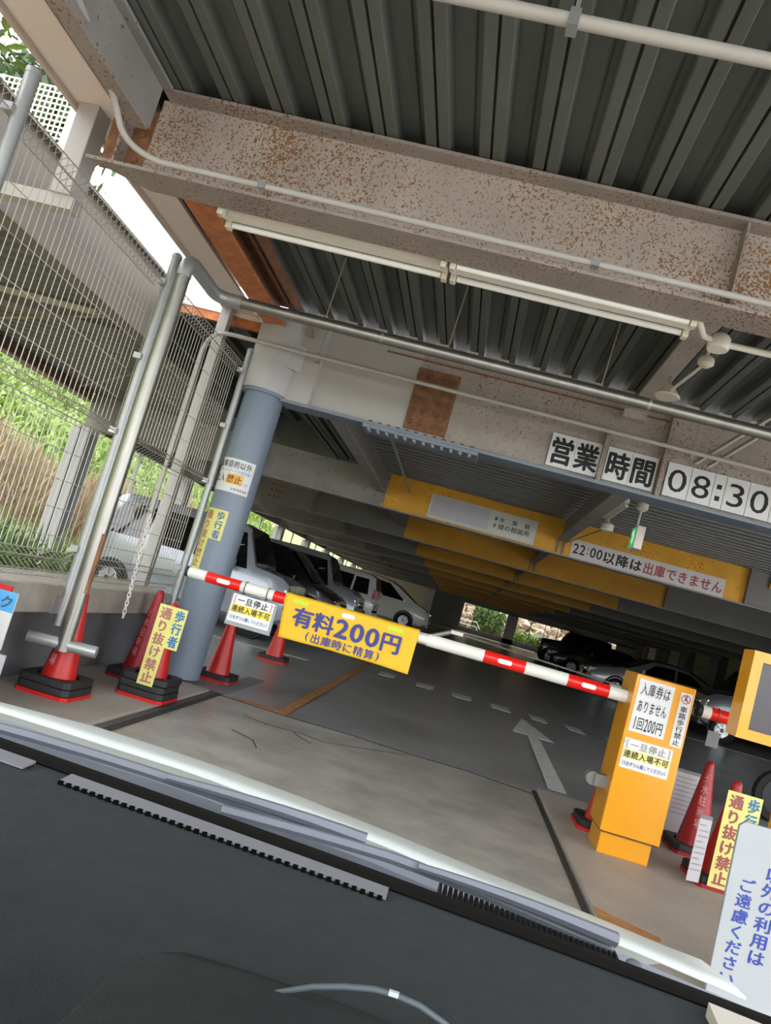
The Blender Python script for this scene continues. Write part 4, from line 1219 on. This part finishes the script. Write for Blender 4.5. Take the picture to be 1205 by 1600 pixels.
# white chain on the fence
ch = thing('plastic_chain', 'white plastic chain hanging down in front of the fence', 'chain', (-2.5, 5.43, .52))
z = 1.36
k = 0
lk = []
mb0 = None
while z > .54:
    yk = 5.39 + (1.36 - z) * .1
    pts = []
    for a in range(10):
        an = 2 * math.pi * a / 10
        u, v = .012 * math.cos(an), (.023 if math.sin(an) > 0 else -.023) * (abs(math.sin(an)) ** .6)
        pts.append((u, 0, v) if k % 2 else (0, u, v))
    if len(lk) < 2:
        o = obj('link', MB().tube([(p[0] - 2.5, p[1] + yk, p[2] + z) for p in pts], .004, 5, closed=True), mat('white_plastic', (228, 226, 218), .45), ch)
        lk.append((o, yk, z))
    else:
        o0, y0_, z0_ = lk[k % 2]
        inst(o0, ch, (0, yk - y0_, z - z0_))
    z -= .033
    k += 1
obj('hook', MB().tube([(-2.67, 5.36, 1.46), (-2.6, 5.36, 1.48), (-2.5, 5.385, 1.38)], .006, 6), GALV_M, ch)

# ================================================================== PARKED CARS
GLASS = mat('car_glass', (14, 16, 17), .06, spec=.7)
TYRE = mat('tyre', (22, 22, 23), .8)
RIM = mat('alloy_rim', (170, 172, 174), .3, .8)
CHROME = mat('chrome', (210, 212, 214), .15, 1.0)
HLAMP = mat('headlamp', (214, 218, 222), .1, .3)
TLAMP = mat('tail_lamp', (170, 14, 20), .2)
PLATE_W = mat('number_plate', (224, 224, 218), .5)
BTRIM = mat('black_trim', (20, 20, 21), .5)
def paint(name, rgb, metal=.3):
    return mat('paint_' + name, rgb, .25, metal, coat=.6)
def lerp_tab(tab, x):
    if x <= tab[0][0]: return tab[0][1]
    for (a, va), (b, vb) in zip(tab, tab[1:]):
        if x <= b: return va + (vb - va) * (x - a) / (b - a)
    return tab[-1][1]
def car(name, label, group, loc, rot, L, W, body, style, rear_plate=False):
    """front at +x; style: dict with top profile (roof and bonnet), belt line and glass outline, all in metres from the tail"""
    t = thing(name, label, 'car', (0, 0, 0), group)
    top, belt = style['top'], style['belt']
    hw = W / 2
    sill = .24
    gx0, gx1 = style['cab']              # greenhouse range at the belt
    xs = sorted(set([0, .04, .12, L - .12, L - .04, L] + [p[0] for p in top] + [gx0, gx1] + [L * k / 16 for k in range(17)]))
    def hwid(x):
        e = min(x, L - x)
        return hw * (1 - .10 * max(0, 1 - e / .35) ** 2)
    def sect(x):
        zt, zb = lerp_tab(top, x), lerp_tab(belt, x)
        w_ = hwid(x)
        zb = min(zb, zt - .02)
        tall = max(0, zt - zb)
        ins = min(.20, tall * .30)        # tumblehome
        lo = sill + .12 * max(0, 1 - min(x, L - x) / .3)
        pts = [(0, lo - .02), (w_ * .86, lo - .02), (w_ * .97, lo + .04), (w_, lo + .22), (w_ * 1.0, (lo + zb) / 2 + .06), (w_ * .975, zb),
               (w_ * .975 - ins * .5, zb + tall * .5), (w_ * .975 - ins * .9, zb + tall * .88), (w_ * .80 - ins * .6, zt - .012 * min(1, tall * 4)), (0, zt + .015)]
        return pts
    rows = []
    for x in xs:
        p = sect(x)
        rows.append([(x - L / 2, -a, b) for a, b in reversed(p)] + [(x - L / 2, a, b) for a, b in p[1:]])
    mb = MB().grid(rows)
    n = len(rows[0])
    mb.f.append(tuple(range(n)))
    mb.f.append(tuple(reversed(range((len(rows) - 1) * n, len(rows) * n))))
    obj('body', mb, body, t, smooth=32)
    def side(x, z, s, off=.008):
        zt, zb = lerp_tab(top, x), lerp_tab(belt, x)
        zb = min(zb, zt - .02)
        tall = max(.01, zt - zb)
        ins = min(.20, tall * .30)
        f = (z - zb) / tall
        w_ = hwid(x) * .975
        y_ = w_ - ins * (f if f <= .5 else .5 + (f - .5) * .4 / .38)
        return (x - L / 2, s * (y_ + off), z)
    for s in (-1, 1):
        for poly in style['side']:
            P_ = []
            m2 = len(poly)
            for i in range(m2):
                a, b = poly[i], poly[(i + 1) % m2]
                for k in range(6):
                    P_.append((a[0] + (b[0] - a[0]) * k / 6, a[1] + (b[1] - a[1]) * k / 6))
            c_ = (sum(p[0] for p in poly) / m2, sum(p[1] for p in poly) / m2)
            vs = [side(c_[0], c_[1], s)] + [side(x, z, s) for x, z in P_]
            fs = [(0, i + 1, (i + 1) % len(P_) + 1) if s > 0 else (0, (i + 1) % len(P_) + 1, i + 1) for i in range(len(P_))]
            obj('side_window', MB().add(vs, fs), GLASS, t)
    def cross(xa, xb, name_, inset=.93):
        rows_ = []
        for k in range(7):
            x = xa + (xb - xa) * k / 6
            zt = lerp_tab(top, x)
            tall = max(0, zt - min(lerp_tab(belt, x), zt - .02))
            ins = min(.20, tall * .30)
            w_ = (hwid(x) * .975 - ins * .9) * inset
            nx, nz = -(lerp_tab(top, x + .01) - lerp_tab(top, x - .01)) / .02, 1
            ln = math.hypot(nx, nz)
            rows_.append([(x - L / 2 + nx / ln * .012, w_ * j, zt + .012 * nz / ln + .015 * (1 - abs(j))) for j in (-1, -.8, -.4, 0, .4, .8, 1)])
        obj(name_, MB().grid(rows_), GLASS, t, smooth=40)
    cross(*style['ws'], 'windscreen')
    if style.get('rw'): cross(*style['rw'], 'rear_window')
    R_ = style.get('wheel', .29)
    for x in style['axles']:
        for s in (-1, 1):
            y_ = s * (hwid(x) - .06)
            wm = MB().lathe([(.02, -.03), (R_ * .6, -.03), (R_ * .63, -.09), (R_ * .95, -.09), (R_, -.06), (R_, .06), (R_ * .95, .09), (R_ * .63, .09), (R_ * .6, .03), (.02, .03)], (x - L / 2, y_, R_), 28, 'y')
            wh = obj('wheel', wm, TYRE, t, smooth=40)
            rm = MB().lathe([(R_ * .62, .02), (R_ * .66, .085), (R_ * .60, .09), (R_ * .57, .06), (.02, .05)], (0, 0, 0), 24, 'y')
            for k in range(7):
                a = 2 * math.pi * k / 7
                rm.prism([(.03 * math.cos(a + 1.2), .055, .03 * math.sin(a + 1.2)), (.03 * math.cos(a - 1.2), .055, .03 * math.sin(a - 1.2)),
                          (R_ * .6 * math.cos(a - .12), .055, R_ * .6 * math.sin(a - .12)), (R_ * .6 * math.cos(a + .12), .055, R_ * .6 * math.sin(a + .12))], (0, .03, 0))
            rm.v = [(vx + x - L / 2, s * vy + y_, vz + R_) for vx, vy, vz in rm.v]
            obj('rim', rm, RIM, wh, smooth=40)
            ar = MB().tube([(x - L / 2 + (R_ + .03) * math.cos(k * .2618), s * (hwid(x) + .0), R_ + .01 + (R_ + .03) * math.sin(k * .2618)) for k in range(24)], .03, 6, closed=True)
            obj('wheel_arch', ar, BTRIM, t)
    zb = lerp_tab(belt, L - .1)
    zf = lerp_tab(top, L - .03)
    hz = style.get('lamp', zf - .22)
    for s in (-1, 1):
        y0_, y1_ = s * hw * .50, s * hw * .93
        obj('headlamp', MB().hexa([(L / 2 - .20, y1_ * 1.035, hz - .07), (L / 2 - .02, y1_ * .97, hz - .07), (L / 2 + .012, y0_, hz - .06), (L / 2 - .25, y0_, hz - .06),
                                   (L / 2 - .30, y1_ * 1.03, hz + .08), (L / 2 - .06, y1_ * .97, hz + .08), (L / 2 - .01, y0_, hz + .05), (L / 2 - .25, y0_, hz + .05)]), HLAMP, t, bevel=.01)
        tz = style.get('tail', .95)
        obj('tail_lamp', MB().box(-L / 2 - .012, s * hw * .74, tz - .20, -L / 2 + .12, s * hw * .945, tz + .20), TLAMP, t, bevel=.015)
        obj('tail_lamp_clear', MB().box(-L / 2 - .014, s * hw * .76, tz - .18, -L / 2 + .11, s * hw * .948, tz - .06), HLAMP, t)
        mx = gx1 - .32 - L / 2
        mz = lerp_tab(belt, gx1 - .3) + .08
        obj('mirror', MB().box(mx - .05, s * (hw + .01), mz - .07, mx + .05, s * (hw + .19), mz + .08), style.get('mirror', body), t, bevel=.02)
    obj('grille', MB().box(L / 2 - .06, -hw * .48, hz - .10, L / 2 + .012, hw * .48, hz + .04), BTRIM, t, bevel=.01)
    obj('grille_bar', MB().box(L / 2 - .03, -hw * .5, hz - .02, L / 2 + .02, hw * .5, hz + .005), CHROME, t)
    obj('bumper', MB().box(L / 2 - .10, -hw * .80, .27, L / 2 + .02, hw * .80, .52), body, t, bevel=.04)
    obj('lower_intake', MB().box(L / 2 - .05, -hw * .6, .31, L / 2 + .026, hw * .6, .40), BTRIM, t)
    obj('number_plate', MB().box(L / 2 + .018, -.165, .42, L / 2 + .032, .165, .585), PLATE_W, t)
    obj('rear_bumper', MB().box(-L / 2 - .02, -hw * .82, .27, -L / 2 + .1, hw * .82, .52), body, t, bevel=.04)
    obj('rear_plate', MB().box(-L / 2 - .03, -.165, .62, -L / 2 - .012, .165, .785), PLATE_W, t)
    t.location = loc
    t.rotation_euler = (0, math.atan(.013) * 0, rot)
    return t
KEI = dict(top=[(0, .55), (.02, 1.25), (.10, 1.66), (.30, 1.74), (1.6, 1.77), (2.30, 1.75), (2.46, 1.69), (2.74, 1.12), (3.22, 1.06), (3.36, .96), (3.40, .5)],
           belt=[(0, 1.0), (2.7, .98), (2.9, .99), (3.4, .80)], cab=(.1, 2.72), ws=(2.44, 2.72), rw=(.03, .10),
           side=[[(.22, 1.03), (.85, 1.03), (.85, 1.58), (.28, 1.58)], [(.93, 1.03), (1.62, 1.03), (1.62, 1.60), (.93, 1.60)], [(1.70, 1.03), (2.62, 1.03), (2.42, 1.60), (1.70, 1.62)]], axles=(.45, 2.92), wheel=.28, lamp=.80, tail=.95)
WAG = dict(top=[(0, .55), (.03, 1.15), (.16, 1.55), (.35, 1.62), (1.4, 1.65), (2.05, 1.61), (2.25, 1.55), (2.82, 1.04), (3.2, .94), (3.35, .82), (3.40, .5)],
           belt=[(0, .98), (2.7, .95), (2.9, .95), (3.4, .76)], cab=(.1, 2.75), ws=(2.22, 2.80), rw=(.04, .16),
           side=[[(.26, 1.0), (.75, 1.0), (.75, 1.46), (.34, 1.46)], [(.82, 1.0), (1.55, 1.0), (1.55, 1.49), (.82, 1.48)], [(1.62, 1.0), (2.52, 1.0), (2.16, 1.47), (1.62, 1.50)]], axles=(.48, 2.90), wheel=.28, lamp=.74, tail=.98)
MPV = dict(top=[(0, .6), (.05, 1.2), (.25, 1.66), (.6, 1.76), (2.2, 1.78), (2.9, 1.68), (3.2, 1.56), (4.0, 1.08), (4.45, .92), (4.6, .75), (4.65, .5)],
           belt=[(0, 1.02), (3.6, .98), (4.0, .98), (4.65, .72)], cab=(.1, 3.9), ws=(3.2, 3.95), rw=(.06, .22),
           side=[[(.45, 1.08), (1.15, 1.06), (1.15, 1.56), (.55, 1.56)], [(1.25, 1.05), (2.2, 1.04), (2.2, 1.60), (1.25, 1.58)], [(2.3, 1.04), (3.55, 1.04), (2.85, 1.56), (2.3, 1.60)]], axles=(.85, 3.70), wheel=.32, lamp=.78, tail=1.0)
SED = dict(top=[(0, .6), (.05, .95), (.5, 1.05), (.9, 1.10), (1.6, 1.40), (2.2, 1.45), (2.7, 1.40), (3.4, 1.00), (4.2, .84), (4.5, .72), (4.55, .5)],
           belt=[(0, .94), (.9, .95), (3.3, .90), (4.55, .62)], cab=(.8, 3.3), ws=(2.75, 3.36), rw=(.98, 1.55),
           side=[[(1.15, .99), (1.95, .97), (1.95, 1.30), (1.55, 1.27)], [(2.02, .97), (2.98, .96), (2.62, 1.28), (2.02, 1.31)]], axles=(.85, 3.65), wheel=.31, lamp=.66, tail=.85)
JEEP = dict(top=[(0, .6), (.02, 1.2), (.08, 1.66), (.2, 1.70), (1.9, 1.71), (2.05, 1.66), (2.30, 1.16), (3.2, 1.08), (3.36, 1.02), (3.40, .6)],
            belt=[(0, 1.08), (2.2, 1.06), (2.4, 1.06), (3.4, .98)], cab=(.1, 2.2), ws=(2.03, 2.29), rw=(.025, .08),
            side=[[(.2, 1.12), (.95, 1.12), (.95, 1.56), (.22, 1.56)], [(1.05, 1.12), (1.98, 1.12), (1.88, 1.56), (1.05, 1.56)]], axles=(.55, 2.85), wheel=.34, lamp=.86, tail=.8)
GL, GR = 'cars parked along the left side', 'cars parked along the right side'
def put(name, label, grp, xfront, y, face, L, W, body, style):
    s = 1 if face > 0 else -1
    x = xfront - s * L / 2
    return car(name, label, grp, (x, y, fz(y) + .003), 0 if s > 0 else math.pi, L, W, body, style)
put('kei_van', 'silver-grey boxy van nearest behind the column, facing the lane', GL, -2.72, 12.15, 1, 3.4, 1.5, paint('silver', (150, 156, 164)), KEI)
put('kei_wagon', 'glossy black wagon parked next to the silver-grey van', GL, -2.35, 14.75, 1, 3.4, 1.5, paint('black', (18, 19, 20), .1), WAG)
put('kei_van', 'grey boxy van between the black wagon and the white wagon', GL, -2.35, 17.35, 1, 3.4, 1.5, paint('grey', (132, 136, 140)), KEI)
put('kei_wagon', 'white wagon parked tail out, red tail lamp toward the lane', GL, -5.95, 22.2, -1, 3.4, 1.5, paint('white', (206, 206, 202), .0), WAG)
put('minivan', 'white minivan farthest along the left row, front wheel visible', GL, -1.1, 28.6, 1, 4.65, 1.75, paint('pearl', (214, 212, 206), .0), MPV)
put('sedan', 'silver sedan behind the yellow machine, facing the lane', GR, 4.1, 23.0, -1, 4.55, 1.72, paint('sedan_silver', (116, 118, 120)), SED)
put('jeep', 'black boxy off-roader before the green back opening', GR, 4.05, 36.0, -1, 3.4, 1.6, paint('jeep_black', (20, 21, 22), .1), JEEP)
put('sedan', 'black low car between the off-roader and the silver sedan', GR, 3.9, 30.3, -1, 4.55, 1.72, paint('sedan_black', (22, 22, 23), .1), SED)
put('kei_van', 'dark grey van whose wing and mirror show right of the yellow machine', GR, 5.95, 18.0, -1, 3.4, 1.5, paint('dark_grey', (96, 98, 100)), KEI)

# a parked motorcycle under the display
mo = thing('motorcycle', 'dark motorcycle standing below the display at the right edge', 'motorcycle', (4.35, 8.6, 0))
for x in (3.97, 5.05):
    tw = obj('wheel', MB().lathe([(.2, -.05), (.28, -.05), (.3, 0), (.28, .05), (.2, .05)], (x, 8.6, .3), 24, 'y'), TYRE, mo, smooth=40)
    obj('rim', MB().lathe([(.10, -.058), (.205, -.056), (.205, .056), (.10, .058)], (x, 8.6, .3), 20, 'y'), BTRIM, tw)
obj('fork', MB().tube([(3.97, 8.52, .3), (4.20, 8.52, .95)], .025, 8).tube([(3.97, 8.68, .3), (4.20, 8.68, .95)], .025, 8), CHROME, mo)
obj('handlebar', MB().tube([(4.30, 8.25, 1.02), (4.21, 8.45, .98), (4.21, 8.75, .98), (4.30, 8.95, 1.02)], .015, 8), CHROME, mo)
obj('headlamp', MB().lathe([(.03, .12), (.08, .05), (.085, 0)], (4.05, 8.6, .86), 16, 'x'), CHROME, mo, smooth=40)
obj('tank', MB().lathe([(.05, 0), (.15, .1), (.16, .3), (.08, .5)], (4.30, 8.6, .78), 16, 'x'), paint('jeep_black', (20, 21, 22)), mo, smooth=40)
obj('seat', MB().box(4.75, 8.48, .74, 5.35, 8.72, .84), BTRIM, mo, bevel=.03)
obj('engine', MB().box(4.30, 8.45, .25, 4.75, 8.75, .6), DARKG, mo, bevel=.03)
obj('frame', MB().tube([(4.20, 8.6, .9), (4.35, 8.6, .5), (4.65, 8.6, .25), (5.05, 8.6, .3)], .03, 8), BTRIM, mo)
# ================================================================== OWN CAR: BONNET, COWL, WIPERS, DASHBOARD
def cv(tab, x):
    return lerp_tab(tab, x)
CREST = [(-1.3, .80), (-.886, .816), (-.67, .826), (-.453, .824), (-.242, .815), (-.033, .80), (.171, .782), (.343, .768), (.6, .745)]
EDGE = [(-1.3, .845), (-.76, .859), (-.386, .857), (-.022, .836), (.27, .808), (.438, .794), (.66, .772)]
COWL = [(-1.3, .86), (-.66, .863), (-.32, .852), (0, .845), (.3, .823), (.59, .806), (.8, .79)]
hx = np.linspace(-1.25, .62, 30)
own = thing('own_car', 'our own car: silver bonnet edge, wipers and black dashboard along the bottom', 'car', (-.35, 1.2, 0))
BON = mat('paint_bonnet_white', (206, 212, 208), .42)
COWLM = mat('cowl_plastic', (112, 116, 126), .5, var=.08, scale=6)
rows = []
for y, f in ((1.30, lambda x: cv(EDGE, x)), (1.36, lambda x: cv(EDGE, x) * .72 + cv(CREST, x) * .28 + .004), (1.5, lambda x: cv(CREST, x)), (1.62, lambda x: cv(CREST, x) - .055),
             (1.9, lambda x: cv(CREST, x) - .2), (2.15, lambda x: cv(CREST, x) - .40), (2.2, lambda x: .12)):
    rows.append([(x, y, f(x)) for x in hx])
obj('bonnet', MB().grid(rows), BON, own, smooth=60, solid=.004)
rows = []
for y, f in ((1.30, lambda x: cv(EDGE, x) - .012), (1.29, lambda x: cv(EDGE, x) - .03), (1.22, lambda x: cv(EDGE, x) * .5 + cv(COWL, x) * .5 - .03), (1.13, lambda x: cv(COWL, x) - .002), (1.10, lambda x: cv(COWL, x) - .02)):
    rows.append([(x, y, f(x)) for x in hx])
obj('cowl', MB().grid(rows), COWLM, own, smooth=50)
gm = MB()
for k in range(34):
    x = .08 + k * .0085
    gm.box(x, 1.15, cv(COWL, x) - .012, x + .004, 1.20, cv(COWL, x) + .006)
obj('cowl_grille', gm, BTRIM, own)
# wipers
for a, b, lb in (((-.72, 1.17), (-.05, 1.2), 0), ((-.28, 1.16), (.36, 1.19), 1)):
    n = 14
    pts = [(a[0] + (b[0] - a[0]) * k / n, a[1] + (b[1] - a[1]) * k / n, cv(COWL, a[0] + (b[0] - a[0]) * k / n) + .008 + .010 * math.sin(math.pi * k / n)) for k in range(n + 1)]
    wp = obj('wiper_blade', MB().tube(pts, .009, 6), COWLM, own, smooth=50)
    arm = [(p[0], p[1] - .012, p[2] + .006 + .012 * math.sin(math.pi * i / n)) for i, p in enumerate(pts[n // 2:])]
    obj('wiper_arm', MB().tube(arm, [.006 + .006 * k / len(arm) for k in range(len(arm))], 6), COWLM, wp, smooth=50)
obj('wiper_pivot', MB().lathe([(.013, 0), (.013, .012), (.008, .016)], (.40, 1.2, .80), 14), COWLM, own, smooth=40)
# dashboard
DASH = mat('dash_black', (50, 54, 56), .85, spec=.3, var=.12, scale=30, bump=.25, bscale=400)
DASH2 = mat('dash_edge_black', (9, 9, 9), 1.0, spec=.05)
def dz(x, y):
    base = .905 - .035 * x
    return base - .03 * max(0, (y - .95)) / .1 - .012 * ((x + .2) ** 2)
rows = []
for y in np.linspace(.30, 1.08, 14):
    rows.append([(x, y, dz(x, y) - (.10 * ((.42 - y) / .12) ** 2 if y < .42 else 0)) for x in np.linspace(-1.15, .58, 26)])
obj('dashboard', MB().grid(rows), DASH, own, smooth=60, solid=.006)
obj('glass_edge_band', MB().grid([[(x, y, z(x)) for x in hx] for y, z in ((1.06, lambda x: dz(x, 1.06) - .004), (1.12, lambda x: cv(COWL, x) - .004))]), DASH2, own)
obj('front_band', MB().grid([[(x, y, dz(x, y) + .0045) for x in np.linspace(-1.15, .58, 26)] for y in np.linspace(.925, 1.075, 5)]), mat('dash_band', (24, 23, 21), 1.0, spec=.08), own, smooth=60)
obj('corner_slab', MB().hexa([(.385, .84, .885), (.52, .84, .875), (.52, .90, .875), (.39, .90, .885), (.385, .84, .902), (.52, .84, .892), (.52, .90, .896), (.39, .90, .906)]), mat('pale_slab', (196, 190, 180), .6), own)  # small pale slab at the right-hand corner of the dashboard
# defroster slot with teeth
VENT = mat('vent_grey', (120, 120, 126), .6)
vm = MB()
vp = [(-.503, .91), (-.243, .904), (-.116, .897), (.004, .897)]
def vstrip(xa, xb):
    rows_ = []
    for k in range(21):
        x = xa + (xb - xa) * k / 20
        z = dz(x, .9) + .006
        rows_.append([(x, .888, z), (x, .915, z + .002)])
    return MB().grid(rows_)
vs_ = obj('defroster_vent', vstrip(-.42, .004), VENT, own, solid=.003)
obj('defroster_vent', vstrip(-1.0, -.47), VENT, own, solid=.003)
tm = MB()
for k in range(40):
    x = -.42 + k * .0106
    tm.box(x, .8845, dz(x, .9) + .001, x + .006, .889, dz(x, .9) + .0075)
obj('vent_teeth', tm, DASH2, vs_)
# instrument hood
rows = []
for k in range(13):
    y = .40 + .24 * k / 12
    row = []
    for j in range(25):
        u = -1 + 2 * j / 24
        x = .0 + u * .20
        hgt = .045 * max(0, 1 - u * u) * (1 - ((k / 12 - .35) / .75) ** 2 if k > 4 else 1)
        row.append((x, y, dz(x, y) - .004 + max(hgt, 0)))
    rows.append(row)
obj('instrument_hood', MB().grid(rows), DASH, own, smooth=60, solid=.004)
arc = [(-.16, .6, .862), (-.12, .6, .889), (-.092, .6, .910), (-.062, .6, .927), (-.035, .6, .940), (-.01, .6, .948), (.012, .6, .953), (.03, .6, .954), (.05, .6, .952), (.073, .6, .945), (.10, .6, .93)]
obj('hood_trim', MB().tube(arc, [.0004, .0012, .0018, .0022, .0025, .0026, .0026, .0026, .0026, .0025, .0022], 8), mat('grey_trim', (84, 92, 98), .5), own, smooth=50)
obj('trim_highlight', MB().box(.024, .5965, .9535, .032, .60, .957), mat('trim_glint', (200, 205, 210), .3), own)  # small pale chip paints a highlight on the crest of the trim
# roof of our car, above the camera
obj('roof', MB().grid([[(x, y, 1.56 - .05 * (x + .35) ** 2) for x in np.linspace(-1.15, .45, 8)] for y in (-1.8, -.6, .18)]), BON, own, smooth=60, solid=.02)

# done: drop the helper used for letter outlines
bpy.data.objects.remove(_fo)
bpy.data.curves.remove(_fc)
